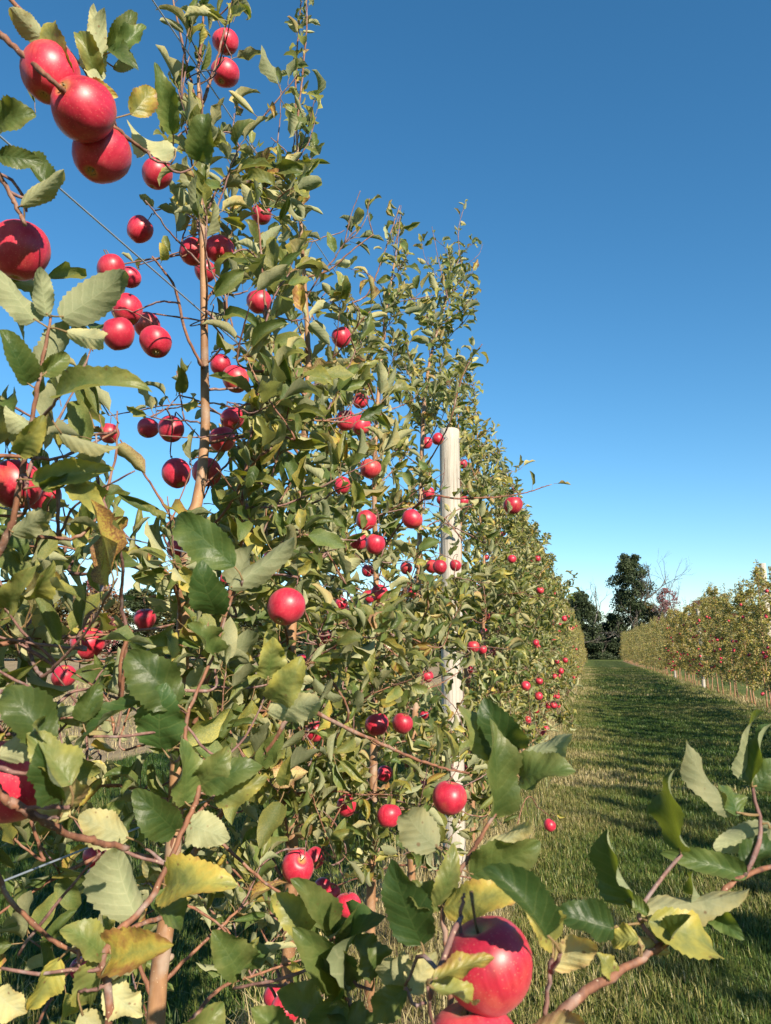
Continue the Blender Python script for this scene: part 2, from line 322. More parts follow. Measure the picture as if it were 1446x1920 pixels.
def tset(n, nu, nv, seed, ser=0.):
    r = np.random.default_rng(seed); out = []
    for k in range(n):
        out.append(leaf_tmpl(nu, nv, r.uniform(.3, 1.2), r.uniform(-.2, 2.2), r.uniform(.1, .5), r.uniform(-.9, .9), ser, seed*50+k, r.uniform(.2, .34), r.uniform(.46, .62)))
    return out
T_NEAR = tset(14, 7, 4, 3); T_MID = tset(8, 4, 2, 4); T_FAR = tset(6, 2, 2, 5)
NEAR_MESH = [quads_mesh('leaf', t[0], t[1], uv=t[2], mat=M_LEAF) for t in T_NEAR]

class Leaves:
    def __init__(s): s.p = []; s.x = []; s.n = []; s.l = []; s.a = []
    def add(s, p, x, n, l, a): s.p.append(p); s.x.append(x); s.n.append(n); s.l.append(l); s.a.append(a)
    def arrays(s):
        p = np.array(s.p); X = nrm(np.array(s.x)); n = np.array(s.n); Z = nrm(n-X*np.sum(n*X, 1, keepdims=True)); Y = np.cross(Z, X)
        return p, X, Y, Z, np.array(s.l), np.array(s.a)
def age_pick(r, bias=0.):
    t = r.random()
    a = r.uniform(.08, .36) if t < .76 else (r.uniform(.32, .52) if t < .94 else r.uniform(.52, .85))
    return a+bias*r.uniform(.3, 1)
def foliage_mesh(arr, T, r, off, name='foliage'):
    p, X, Y, Z, L, A = arr; var = r.integers(0, len(T), len(p)); Vs, Fs, Us, As, n = [], [], [], [], 0
    for k, (tv, tf, tu) in enumerate(T):
        ix = np.where(var == k)[0]
        if not len(ix): continue
        V = p[ix, None]+L[ix, None, None]*(tv[None, :, :1]*X[ix, None]+tv[None, :, 1:2]*Y[ix, None]+tv[None, :, 2:]*Z[ix, None])
        m = len(tv); Fs.append((tf[None]+(np.arange(len(ix))*m)[:, None, None]+n).reshape(-1, 4)); Vs.append(V.reshape(-1, 3)); Us.append(np.tile(tu, (len(ix), 1)))
        As.append(np.repeat(np.stack([A[ix], r.random(len(ix))], 1), m, 0)); n += m*len(ix)
    return quads_mesh(name, np.concatenate(Vs)-np.asarray(off), np.concatenate(Fs), uv=np.concatenate(Us), attr=np.concatenate(As), mat=M_LEAF)

UPV = np.array([0, 0, 1.])
def rv(r, s=1.): return r.normal(0, s, 3)
def leaf_at(Lv, r, p, out, size=(.05, .085), bias=0., upb=.35):
    d = nrm(out*r.uniform(.5, 1.1)+UPV*(upb+r.normal(0, .25))+rv(r, .42))
    n = nrm(UPV*.45+SUN*.30+rv(r, .75)); Lv.add(p+rv(r, .004), d, n, r.uniform(*size), age_pick(r, bias))
def leafy(Lv, r, pts, step, per, size, t0=.15, bias=0.):
    """clusters of leaves on spurs along a twig"""
    pts = np.asarray(pts); seg = np.linalg.norm(np.diff(pts, axis=0), axis=1); cum = np.concatenate([[0], np.cumsum(seg)]); tot = cum[-1]
    s = tot*t0+r.uniform(0, step); an = r.uniform(0, 6.3)
    while s < tot:
        i = min(np.searchsorted(cum, s)-1, len(seg)-1); i = max(i, 0); u = (s-cum[i])/max(seg[i], 1e-6); p = pts[i]+(pts[i+1]-pts[i])*u; T = nrm(pts[i+1]-pts[i])
        for _ in range(r.integers(per[0], per[1]+1)):
            an += 2.4+r.normal(0, .5); A = nrm(np.cross(T, (0.3, .1, .95))); B = np.cross(T, A)
            leaf_at(Lv, r, p, nrm(A*math.cos(an)+B*math.sin(an)+T*.35), size, bias)
        s += step*r.uniform(.6, 1.4)
    for _ in range(per[1]): leaf_at(Lv, r, pts[-1], nrm(pts[-1]-pts[-2]), size, bias)

def gen_tree(r, base, H, trunk=None, nbr=34, step=.05, per=(2, 4), size=(.05, .085), lmax=.62, zmin=.55, bias=0., tr=.021, shoots=2, ok=None):
    """a tall slender trained apple tree: trunk, limbs, leaves (all in world coordinates)"""
    base = np.asarray(base, float)
    if trunk is None:
        zs = np.linspace(0, H-.35, 9); wob = np.cumsum(r.normal(0, .016, (9, 2)), 0); wob[0] = 0
        trunk = np.column_stack([base[0]+wob[:, 0], base[1]+wob[:, 1], zs])
    tp = smooth_path(trunk, 26); zt = tp[:, 2]; rad = tr*(1-.80*np.linspace(0, 1, 26)**1.1); rad[0] *= 1.25
    at_z = lambda z: np.array([np.interp(z, zt, tp[:, 0]), np.interp(z, zt, tp[:, 1]), z])
    ztop = zt[-1]; limbs = []; Lv = Leaves()
    zz = np.linspace(zmin, ztop-.05, nbr)+r.uniform(-.04, .04, nbr); an = r.uniform(0, 6.3)
    for z in zz:
        an += 2.4+r.normal(0, .4); t = (z-zmin)/(ztop-zmin); ln = (lmax*(1-.72*t)*r.uniform(.55, 1.15)) if t > .12 else lmax*r.uniform(.5, 1.0)
        el = r.uniform(.05, .75)+.25*t; o = np.array([math.cos(an), math.sin(an), 0.]); o[0] *= .85
        p = at_z(z); pts = [p]; dirv = nrm(o+UPV*math.tan(min(el, 1.1)))
        for k in range(5):
            dirv = nrm(dirv+rv(r, .16)+UPV*(-.06 if t < .5 else .03)); p = p+dirv*ln/5; pts.append(p)
        if ok is not None and not ok(pts): continue
        rb = .0062*(ln/.6)**.6*(1.1-.4*t); limbs.append((pts, np.linspace(rb, .0018, 6)))
        leafy(Lv, r, pts, step, per, size, .18, bias)
        for _ in range(r.integers(0, 3)):                           # side twigs
            q = pts[r.integers(2, 6)]; dd = nrm(nrm(q-at_z(z))*.6+UPV*r.uniform(.1, 1)+rv(r, .5)); l2 = r.uniform(.07, .20)
            tw = [q, q+dd*l2*.5+rv(r, .006), q+dd*l2+UPV*.01]; limbs.append((tw, [.0024, .0019, .0013])); leafy(Lv, r, tw, step*.8, per, size, .1, bias)
    leafy(Lv, r, tp[int(26*zmin/H)+2:], step*1.3, (1, 3), size, 0, bias)
    # upright shoots at the head
    for k in range(shoots):
        p = tp[-1] if k == 0 else tp[-1-r.integers(1, 6)]; ln = (H-ztop)*(1 if k == 0 else r.uniform(.6, 1.05)); dd = nrm(UPV+rv(r, .12)*(0.4 if k == 0 else 1.6)); pts = [p]
        for i in range(4): p = p+dd*ln/4+rv(r, .008); pts.append(p)
        if ok is not None and not ok(pts): continue
        limbs.append((pts, np.linspace(.0040, .0012, 5))); leafy(Lv, r, pts, step*.62, (1, 2), (size[0]*.55, size[1]*.72), .04, bias)
    return dict(base=base, trunk=(tp, rad), limbs=limbs, leaves=Lv, at_z=at_z, H=H)

# fraction of leaves kept per 60-pixel cell: how densely the near crowns are leaved, read off the photograph
MASK = ["34350265140", "13461043140", "02451432140", "41135652130", "4101666543", "43024567883", "420155779833404", "210354679834644", "876453579854665",
 "887223469876765", "8861154698878762", "7655444798888871", "7552424898889873", "8875345898998875", "887633589999888635", "887644689999888876", "775667899999999986", "8877778999999999972",
 "77787789999999999841", "57787789999999999852", "56545789999999999852", "773356899999999998511", "7743478999999999985", "8764688999999999985", "8877888999999999873", "654566777888888875", "454455667777777764", "334344556666666653", "33434344555555554", "333333334444444433", "333333333333444433", "333333333333444443"]
MASK = np.array([[int(c)/9 for c in row.ljust(24, '0')] for row in MASK]); MASK[:17, :7] = MASK[:17, :7]**1.7; MASK[4:17, 7:14] **= 1.9; MASK[8:17, 14:] **= 1.3; MASK[8:14, 4:7] *= .7
def prune(arr, r, apples, strength=1.0):
    p, X, Y, Z, L, A = arr; c = p+X*(L*.75)[:, None]; px, py, d = proj(c); lp = L*F_PX/np.maximum(d, .3)
    k = np.ones(len(p), bool); ins = (d > .05) & (px > -60) & (px < 1500) & (py > -60) & (py < 1980)
    ii = np.clip((py/60).astype(int), 0, 31); jj = np.clip((px/60).astype(int), 0, 23); m = MASK[ii, jj]
    k &= ~ins | (r.random(len(p)) < m)
    near = ins & (d < 1.25); ok = ((px < 230) & (py > 420)) | ((py > 1150) & (px < 520)); k &= ~(near & ~(ok & (r.random(len(p)) < .8)))
    k &= ~((d > -.3) & (d < .5) & (np.linalg.norm(c-C0, axis=1) < .6))
    for (ax, ay, ar, ad, *pr) in apples:
        h = (np.hypot(px-ax, py-ay) < ar+np.minimum(lp*.36, ar*.9)) & (d < ad+.03); k &= ~(h & (r.random(len(p)) < (pr[0] if pr else .93)))
    return tuple(q[k] for q in arr)

# ------------------------------------------------------------------ apples
def apple_mesh(seed, nu=24, nv=14):
    r = np.random.default_rng(seed); ph = r.uniform(0, 6.3); el = r.uniform(.94, 1.10); V = []; k = nv+1; lop = r.uniform(-.07, .07, 2); l2 = r.uniform(.03, .07)
    for i in range(k):
        t = PI*i/nv; rr = math.sin(t)**.86; z = math.cos(t)
        z = z*(.93 if z > 0 else 1.0)*el
        if z > 0: z -= .26*math.exp(-(rr/.30)**2)
        else: z += .17*math.exp(-(rr/.24)**2)
        rr *= 1.0-.13*max(0, -math.cos(t))**1.2
        for j in range(nu):
            a = 2*PI*j/nu; lob = 1+.022*math.cos(5*a+ph)*(0.35+.65*max(0, -math.cos(t)))+.02*math.cos(2*a+ph*2); V.append((rr*lob*math.cos(a)+lop[0]*z, rr*lob*math.sin(a), z+l2*rr*math.cos(a+ph)*(1 if lop[1] > 0 else -1)))
    V = np.array(V)*.04; i = np.arange(nv)[:, None]*nu; j = np.arange(nu)[None]; j2 = (j+1) % nu
    Fq = np.stack([i+j, i+nu+j, i+nu+j2, i+j2], -1).reshape(-1, 4); return quads_mesh('apple', V, Fq, mat=M_APPLE)
AP_MESH = [apple_mesh(s) for s in range(10)]; AP_FAR = [apple_mesh(s, 10, 6) for s in (20, 21, 22)]
_v, _f = tube([(0, 0, .024), (.001, 0, .036), (.003, .001, .048), (.006, .001, .062)], [.0013, .0012, .0013, .0019], 6); STEM_MESH = quads_mesh('stem', _v, _f, mat=M_STEM)
_mb = MB()
for k in range(5):
    a = k*2*PI/5; o = np.array([math.cos(a), math.sin(a), 0]); s_ = np.array([-o[1], o[0], 0])
    V = [o*.002+s_*.0022, o*.002-s_*.0022, o*.006-s_*.0012, o*.006+s_*.0012, o*.0035+s_*.0003, o*.0035-s_*.0003]
    z = [-.0325, -.0325, -.0372, -.0372, -.0405, -.0405]; _mb.add([v+np.array([0, 0, q]) for v, q in zip(V, z)], [(0, 1, 2, 3), (3, 2, 5, 4)])
CALYX_MESH = _mb.mesh('calyx', M_CALYX)

def frame_from_axis(a, spin=0.):
    a = nrm(a); x = nrm(np.cross((.2, .97, .1), a)); y = np.cross(a, x); c, s = math.cos(spin), math.sin(spin); return np.column_stack([x*c+y*s, y*c-x*s, a])
def mat4(R, p, s=1.0):
    M = np.eye(4); M[:3, :3] = R*s; M[:3, 3] = p; return Matrix(M.tolist())
BASE_AX = lambda r: nrm(UPV+rv(r, .32))
cx_ = lambda a, b, c: cR*a+cU*b+cF*c
AP = [  # pixel x, y, radius in the photograph; label; axis (stem direction)
 (95, 137, 57, 'red apple at upper left, partly hidden behind a speckled apple in front', cx_(.1, .9, .3)),
 (157, 205, 57, 'speckled red apple at upper left turned with its dried calyx towards the viewer', cx_(.36, -.26, .9)),
 (191, 288, 54, 'shaded dark red apple hanging lowest of the three big ones at upper left', cx_(.2, .8, .4)),
 (295, 325, 29, 'red apple alone just below and right of the three big upper left apples', cx_(.3, .9, .1)),
 (263, 430, 26, 'striped red apple below an arching leaf, left of the front trunk top', None),
 (38, 468, 53, 'big dark red apple cut by the left edge under a short twig', cx_(.1, .95, .1)),
 (423, 78, 26, 'upper of two red apples stacked at the top of the front tree', None),
 (422, 137, 27, 'lower of two red apples stacked at the top of the front tree', None),
 (363, 472, 27, 'left apple of the three clustered in front of the upper front trunk', None),
 (412, 468, 27, 'right apple of the three clustered in front of the upper front trunk', None),
 (385, 508, 22, 'lowest apple of the three clustered in front of the upper front trunk', None),
 (490, 402, 18, 'half hidden red apple behind leaves right of the upper front trunk', None),
 (486, 565, 24, 'red apple behind a leafy shoot right of the front trunk', None),
 (209, 505, 28, 'red apple highest in the hanging bunch left of the front trunk', None),
 (243, 520, 20, 'red apple behind a brown leaf at the head of the hanging bunch', None),
 (238, 580, 28, 'glossy red apple in the middle top of the lower bunch of four', None),
 (276, 610, 24, 'apple of the lower bunch of four with its calyx pointing right', cx_(-.6, .6, .4)),
 (222, 625, 30, 'leftmost apple of the lower bunch of four against the sky', None),
 (292, 641, 30, 'lowest right apple of the bunch of four, half in shade', None),
 (278, 802, 21, 'left one of the paired apples on a thin bare twig', None),
 (321, 804, 23, 'right one of the paired apples on a thin bare twig', None),
 (331, 887, 27, 'left one of two apples side by side at the bend of the front trunk', None),
 (388, 885, 29, 'right one of two apples at the trunk bend, calyx facing right', cx_(-.8, .3, .4)),
 (417, 823, 26, 'red apple behind yellow leaves just above the trunk bend', None),
 (436, 785, 24, 'red apple half covered by a folded leaf right of the orange trunk', None),
 (442, 710, 26, 'larger apple of the pair right of the orange trunk middle', None),
 (414, 684, 20, 'smaller apple of the pair touching the orange trunk middle', None),
 (205, 812, 19, 'small apple peeping over a curled tan leaf on the left', None),
 (30, 908, 45, 'big red apple behind leaves at the left edge, middle height', None),
 (82, 930, 33, 'red apple behind yellow leaves beside the big left edge apple', None),
 (335, 1025, 22, 'shaded apple under the bend of the front trunk', None),
 (426, 1085, 14, 'sliver of a small apple between leaves right of the front trunk', None),
 (272, 1160, 22, 'red apple in leaf shade above the brown field', None),
 (165, 1205, 30, 'red apple behind a folded leaf at left, above the field', None),
 (120, 1268, 24, 'red apple lower left beside the tan field', None),
 (25, 1458, 80, 'large dark red apple in shade at the lower left edge', None),
 (640, 632, 20, None, None), (676, 751, 16, None, None), (648, 788, 20, None, None), (677, 797, 19, None, None), (695, 878, 19, None, None), (641, 910, 17, None, None),
 (773, 973, 20, None, None), (687, 975, 20, None, None), (672, 1015, 19, None, None), (704, 1020, 20, None, None),
 (537, 1137, 37, 'big pink-red apple in front of the second trunk, calyx pointing down', cx_(.3, .7, .6)),
 (512, 1050, 20, 'apple half hidden by a pale leaf above the big pink-red apple', None),
 (800, 830, 11, None, None), (821, 823, 12, None, cx_(-.7, .5, .4)),
 (962, 947, 19, 'red apple with a tan leaf across it, sticking out of the row against the sky', None),
 (803, 925, 12, None, None), (828, 937, 10, None, None), (869, 940, 10, None, None), (868, 870, 9, None, None), (811, 1062, 13, None, None), (825, 1063, 14, None, cx_(0, .8, .5)), (854, 1060, 12, None, None),
 (712, 1112, 17, None, cx_(0, .7, .6)), (692, 1118, 14, None, None), (776, 1111, 13, None, None), (762, 1065, 12, None, None), (690, 1070, 13, None, None), (607, 1194, 15, None, None), (640, 1132, 12, None, None), (568, 1240, 14, None, None),
 (591, 1371, 20, None, None), (707, 1358, 22, None, None), (755, 1356, 20, None, None), (843, 1495, 33, 'large red apple hanging in front of the foot of the grey post', cx_(.1, .9, .2)),
 (730, 1529, 23, None, None), (767, 1553, 15, None, None), (650, 1510, 20, None, None), (722, 1450, 14, None, None), (793, 1468, 8, None, None), (868, 1440, 9, None, None), (801, 1268, 12, None, None), (795, 1340, 9, None, None),
 (558, 1626, 32, 'red apple with a stem notch low on the second tree', cx_(.35, .75, -.55)), (590, 1608, 20, None, None), (605, 1663, 17, None, cx_(.2, .5, .8)), (622, 1675, 17, None, None), (653, 1697, 25, 'glossy red apple with a round highlight low over the grass', None),
 (535, 1893, 28, 'red apple at the bottom edge with its calyx pointing down', cx_(.1, .9, .35)), (514, 1868, 21, 'apple tucked behind another one at the bottom edge', None),
 (1031, 1547, 12, 'lone small red apple hanging over the lane grass', None),
 (911, 1155, 8, None, None), (908, 1185, 7, None, None), (888, 1212, 11, None, None), (905, 1218, 9, None, None), (925, 1222, 7, None, None), (880, 1255, 8, None, None), (878, 1275, 6, None, None),
 (986, 1286, 9, None, None), (1010, 1305, 8, None, None), (1011, 1277, 7, None, None), (990, 1350, 7, None, None), (1006, 1332, 6, None, None), (1045, 1306, 5, None, None), (1028, 1323, 6, None, None), (1038, 1322, 7, None, None), (1020, 1368, 5, None, None),
 (960, 1048, 8, None, None), (944, 1000, 5, None, None), (912, 1045, 6, None, None), (1013, 1107, 7, None, None), (893, 1100, 5, None, None), (1005, 1205, 6, None, None), (1058, 1160, 5, None, None), (1060, 1238, 5, None, None), (1052, 1258, 5, None, None), (1040, 1268, 5, None, None),
 (185, 1560, 22, 'upper of three half hidden apples beside the thick lower left branch', None), (178, 1603, 22, 'middle of three half hidden apples beside the thick lower left branch', None), (182, 1642, 20, 'lowest of three half hidden apples beside the thick lower left branch', None),
 (150, 1815, 19, 'small red apple in the lower left corner above the grass', None), (372, 1910, 14, 'small apple at the bottom edge left of the middle', None),
 (915, 1808, 93, 'very large sunlit speckled red apple in the lower foreground', cx_(-.3, .9, .1)), (893, 1984, 95, 'large red apple cut off by the bottom edge', cx_(-.2, .9, .2)),
]
ORD = 'first second third fourth fifth sixth seventh eighth ninth tenth eleventh twelfth thirteenth fourteenth fifteenth sixteenth seventeenth eighteenth nineteenth twentieth twenty-first twenty-second twenty-third twenty-fourth twenty-fifth twenty-sixth twenty-seventh twenty-eighth'.split()
rA = np.random.default_rng(5); apples = []; cnt = {}
for (px, py, r_, lab, ax) in sorted(AP, key=lambda q: q[1]):
    if lab is None:
        reg = ('red apple on the middle left-row trees above head height, %s from the top' if py < 1100 and px < 790 else
               'small red apple beside the grey post, %s from the top there' if py < 1100 and px < 880 else
               'red apple low on the middle left-row trees, %s from the top' if px < 800 else
               'small red apple in the left row past the post, %s from the top')
        cnt[reg] = cnt.get(reg, 0)+1; lab = reg % ORD[cnt[reg]-1]
    d = 57.2/r_; apples.append(dict(px=px, py=py, r=r_, d=d, c=at(px, py, d), ax=nrm(ax) if ax is not None else BASE_AX(rA), lab=lab))
A_SCREEN = [(a['px'], a['py'], a['r'], a['d']) for a in apples]
# bare stretches of trunk and post
A_SCREEN += [(382, y_, 15, 1.95) for y_ in range(520, 815, 20)]+[(372, 940, 14, 1.9)]+[(577, y_, 9, 2.65) for y_ in range(560, 720, 18)]+[(842, y_, 22, 5.2, .8 if y_ < 900 else .55) for y_ in range(812, 1065, 26)]+[(833, y_, 20, 5.2, .6) for y_ in range(1245, 1330, 26)]+[(548, y_, 10, 2.4) for y_ in range(1165, 1215, 14)]+[(700, y_, 10, 3.2) for y_ in range(1400, 1500, 16)]+[(300, y_, 16, 1.6) for y_ in range(1790, 1920, 24)]
def place_apple(c, ax, lab, group, spin, seed, near=True, s=1.0):
    o = bpy.data.objects.new('apple', AP_MESH[seed % 10] if near else AP_FAR[seed % 3]); col.objects.link(o)
    o.matrix_world = mat4(frame_from_axis(ax, spin), c, s); tag(o, lab, 'apple', group)
    if near:
        for nm, me in (('stem', STEM_MESH), ('calyx', CALYX_MESH)): link(bpy.data.objects.new(nm, me), o)
    return o
for i, a in enumerate(apples): place_apple(a['c'], a['ax'], a['lab'], 'apples on the near left row', rA.uniform(0, 6), i, True, rA.uniform(.93, 1.06)); a['s'] = a['c']+a['ax']*.060

# ------------------------------------------------------------------ near trees of the left row
def in_frame_near(lim):
    def f(pts):
        px, py, d = proj(np.array(pts[2:])); ins = (d > .02) & (px > -80) & (px < 1530) & (py > -80) & (py < 2000)
        return not np.any(ins & (d < lim))
    return f
def ok_mask(lim):
    g = in_frame_near(lim)
    def f(pts):
        if not g(pts): return False
        px, py, d = proj(np.array(pts[3:])); 
        for x, y in zip(px, py):
            if 0 < x < 1446 and 0 < y < 1920 and MASK[int(y/60), int(x/60)] < .08: return False
        return True
    return f
ONX = lambda L: [on_x(*q) for q in L]
def trunk_px(L, ybase):
    P = ONX(L)
    return np.array([[P[-1][0]-.01, ybase, 0]] + P[::-1])
NEAR = [  # base y, height, trunk pixels from top to bottom
 dict(Y=.10, H=3.4, nbr=16, lmax=.42, ok=in_frame_near(1.3), lab='apple tree just left of the viewer, only its lowest boughs reach into view'),
 dict(Y=.80, H=3.5, nbr=26, lmax=.5, ok=in_frame_near(1.05), lab='nearest apple tree, its big leaves and apples filling the left edge'),
 dict(Y=1.62, H=3.55, tr=.020, nbr=40, trunk=trunk_px([(372, 130), (374, 220), (376, 320), (380, 460), (383, 600), (384, 720), (385, 810), (374, 925), (356, 990), (345, 1150), (335, 1400), (318, 1700), (296, 1850)], 1.56), lab='apple tree with a bare orange-brown trunk bent below two apples'),
 dict(Y=2.35, H=4.15, nbr=44, trunk=trunk_px([(556, 240), (563, 400), (573, 560), (577, 640), (578, 720), (565, 900), (552, 1100), (546, 1200), (540, 1400), (548, 1600)], 2.28), lab='apple tree with a tall thin top shoot, second trunk of the left row'),
 dict(Y=3.2, H=3.75, nbr=44, trunk=trunk_px([(742, 480), (722, 600), (708, 760), (702, 900), (706, 1150), (702, 1300), (700, 1450), (697, 1600)], 3.2), lab='apple tree with a pale trunk left of the post, third of the left row'),
 dict(Y=4.25, H=4.2, nbr=44, trunk=trunk_px([(862, 480), (838, 560), (812, 650), (797, 740), (790, 880), (785, 1100), (780, 1300), (770, 1560)], 4.05), lab='apple tree directly left of the grey post with a high pointed top'),
 dict(Y=5.75, H=3.85, nbr=40, lab='apple tree right behind the grey post'),
 dict(Y=6.6, H=4.0, nbr=40, lab='second apple tree behind the grey post, slim shoot above the row'),
 dict(Y=7.5, H=3.75, nbr=38, lab='third apple tree behind the grey post'),
 dict(Y=8.4, H=3.8, nbr=38, lab='fourth apple tree behind the grey post'),
 dict(Y=9.3, H=3.7, nbr=38, lab='fifth apple tree behind the grey post'),
]
trees = []
for k, t in enumerate(NEAR):
    r = np.random.default_rng(100+k); tr = t.get('trunk'); base = np.array([ROW_L+(0 if tr is not None else r.uniform(-.03, .03)), t['Y'], 0]) if tr is None else np.array([tr[0][0], tr[0][1], 0.])
    g = gen_tree(r, base, t['H'], tr, t['nbr'], .036, (2, 4), (.055, .098), t.get('lmax', .60), .5, .02, t.get('tr', .021), 2, t.get('ok', ok_mask(1.15)))
    g['lab'] = t['lab']; g['r'] = r; g['Y'] = t['Y']; g['hero'] = []; trees.append(g)

# explicit limbs read off the photograph (pixel, pixel, depth), each rooted on a trunk
def root(g, z): return g['at_z'](z)
def limb(g, px, r0, r1, z=None, leaf=None, n=None, hero=True):
    P = [at(*q) for q in px]
    if z is not None: P = [root(g, z)]+P
    pts = smooth_path(P, n or max(8, 4*len(P))); rad = np.linspace(r0, r1, len(pts)); g['limbs'].append((pts, rad))
    if leaf: leafy(g['leaves'], g['r'], pts, leaf[0], leaf[1], leaf[2], leaf[3] if len(leaf) > 3 else .3)
    if hero: g['hero'].append(pts)
    return pts
TA, TB, TC, TD, TE, TF = trees[:6]
limb(TA, [(700, 2350, .62), (900, 2080, .60), (1060, 1890, .64), (1150, 1830, .67), (1240, 1775, .70), (1330, 1700, .74), (1395, 1642, .78), (1500, 1610, .84)], .0056, .0022, .70)
limb(TA, [(1395, 1642, .78), (1425, 1570, .80), (1412, 1475, .82)], .0028, .0018)
limb(TA, [(1240, 1775, .70), (1200, 1710, .715), (1275, 1600, .74)], .0026, .0016)
limb(TA, [(1022, 1915, .635), (1030, 1850, .635), (1035, 1800, .635)], .0022, .0016)
limb(TA, [(640, 2350, .72), (820, 2020, .72), (845, 1850, .745), (832, 1705, .765), (880, 1605, .79), (925, 1530, .80), (972, 1420, .83)], .0044, .0016, .66)
limb(TA, [(520, 2400, .85), (655, 2000, .9), (650, 1860, .9), (625, 1750, .91)], .005, .0018, .62)
limb(TA, [(840, 2010, .64), (812, 1920, .585), (802, 1846, .56)], .0018, .0012)
limb(TA, [(845, 1850, .745), (790, 1790, .77), (760, 1850, .80)], .0024, .0016)
limb(TB, [(160, 1990, .80), (195, 1790, .82), (282, 1685, .86), (350, 1540, .9), (372, 1470, .92), (348, 1360, .95), (402, 1225, 1.0), (440, 1100, 1.02)], .0050, .0016, .75)
limb(TB, [(348, 1360, .95), (410, 1420, .96), (468, 1370, .98), (503, 1285, 1.0)], .0018, .0013)
limb(TB, [(-70, 1440, .66), (0, 1490, .665), (70, 1532, .68), (140, 1568, .72), (240, 1590, .78)], .0050, .0030, 1.12)
limb(TB, [(-50, 1620, .98), (20, 1690, .98), (110, 1770, 1.0), (205, 1802, 1.02)], .0042, .0025, .95)
limb(TB, [(35, 1790, 1.0), (110, 1690, 1.0), (170, 1620, 1.0), (190, 1600, 1.0)], .0022, .0016)
limb(TB, [(0, 1030, .97), (30, 940, .96), (58, 800, .95), (75, 700, .95), (96, 592, .96)], .0052, .0018, 1.45)
limb(TB, [(58, 800, .95), (100, 760, .90), (108, 746, .87)], .0022, .0015)
limb(TB, [(-60, 20, 1.02), (0, 65, 1.0), (60, 118, .97), (105, 158, .95), (160, 200, 1.02), (215, 240, 1.04), (262, 275, 1.08), (300, 298, 1.15)], .0046, .0024, 2.1)
limb(TB, [(-40, -40, 1.06), (30, 10, 1.03), (85, 72, 1.02), (100, 90, 1.02)], .0040, .0024, 2.3)
limb(TB, [(215, 240, 1.04), (180, 150, 1.05), (200, 80, 1.06)], .0024, .0014)
limb(TB, [(-40, 280, .96), (0, 330, .96), (30, 385, .965), (48, 422, .97)], .0034, .0026, 1.9)
# limbs of the front tree and its neighbours
limb(TC, [(382, 690, 1.9), (350, 630, 1.88), (330, 545, 1.86), (305, 505, 1.85), (285, 480, 1.84)], .0042, .0022, None, (.05, (1, 2), (.05, .075), .75))
limb(TC, [(330, 985, 1.86), (300, 935, 1.86), (255, 865, 1.84), (225, 825, 1.83)], .0036, .002, None, (.06, (1, 2), (.05, .07), .2))
limb(TC, [(345, 1120, 1.85), (300, 1060, 1.8), (240, 1010, 1.76), (200, 950, 1.75), (170, 905, 1.72)], .005, .0025, None, (.05, (1, 3), (.055, .08), .2))
limb(TC, [(374, 210, 2.0), (392, 160, 2.02), (405, 120, 2.05), (420, 60, 2.1), (436, 0, 2.15)], .005, .002, None, (.045, (2, 3), (.05, .075), .35))
limb(TC, [(380, 420, 1.95), (420, 335, 1.95), (465, 360, 1.97), (505, 400, 2.0)], .0034, .002, None, (.05, (2, 3), (.05, .08), .3))
limb(TC, [(383, 530, 1.93), (430, 553, 1.92), (465, 545, 1.92)], .003, .002, None, (.05, (1, 3), (.05, .08), .5))
limb(TC, [(440, 1080, 1.7), (455, 930, 1.7), (480, 760, 1.72), (500, 640, 1.72), (490, 480, 1.75), (482, 390, 1.78)], .0055, .002, 1.2, (.04, (2, 4), (.055, .09), .3))
limb(TC, [(505, 1400, 1.5), (560, 1330, 1.52), (660, 1370, 1.58), (760, 1415, 1.64), (830, 1440, 1.7), (880, 1450, 1.74)], .0058, .0024, 1.0, (.06, (1, 2), (.05, .08), .35))
limb(TD, [(650, 1355, 2.2), (620, 1270, 2.15), (590, 1190, 2.1), (560, 1120, 2.05)], .0045, .0024, 1.1, (.06, (1, 2), (.05, .07), .3))
limb(TC, [(330, 1550, 1.66), (400, 1570, 1.62), (480, 1640, 1.6), (560, 1700, 1.62)], .005, .003, .95, (.08, (0, 2), (.05, .07), .5))
limb(TC, [(330, 1700, 1.62), (400, 1725, 1.6), (440, 1770, 1.6)], .004, .002, .85, (.08, (1, 2), (.05, .07), .6))
limb(TD, [(556, 240, 2.66), (554, 150, 2.7), (560, 60, 2.75), (566, -10, 2.8)], .0040, .0016, None, (.014, (2, 2), (.04, .06), .05))
limb(TD, [(577, 520, 2.6), (620, 505, 2.6), (660, 470, 2.6), (700, 440, 2.62)], .0036, .002, None, (.10, (1, 2), (.035, .055), .8))
limb(TD, [(700, 440, 2.62), (690, 400, 2.62), (693, 372, 2.62)], .002, .0013, None, (.03, (2, 2), (.05, .07), .1))
limb(TE, [(650, 600, 3.1), (690, 550, 3.1), (715, 490, 3.1), (735, 430, 3.15), (750, 385, 3.2)], .004, .0015, 2.6, (.035, (2, 3), (.04, .06), .55))
limb(TE, [(742, 480, 3.4), (748, 430, 3.45), (752, 385, 3.5)], .003, .0014, None, (.03, (1, 3), (.035, .055), .1))
limb(TF, [(862, 480, 4.4), (860, 430, 4.45), (872, 382, 4.5)], .003, .0014, None, (.03, (1, 2), (.035, .055), .1))
limb(TF, [(840, 560, 4.3), (825, 500, 4.35), (810, 425, 4.4)], .003, .0014, None, (.03, (1, 2), (.035, .05), .1))
limb(TE, [(790, 940, 2.9), (860, 935, 2.85), (930, 932, 2.85), (980, 925, 2.85), (1035, 908, 2.85)], .0048, .0016, 1.9, (.07, (1, 2), (.045, .065), .35))
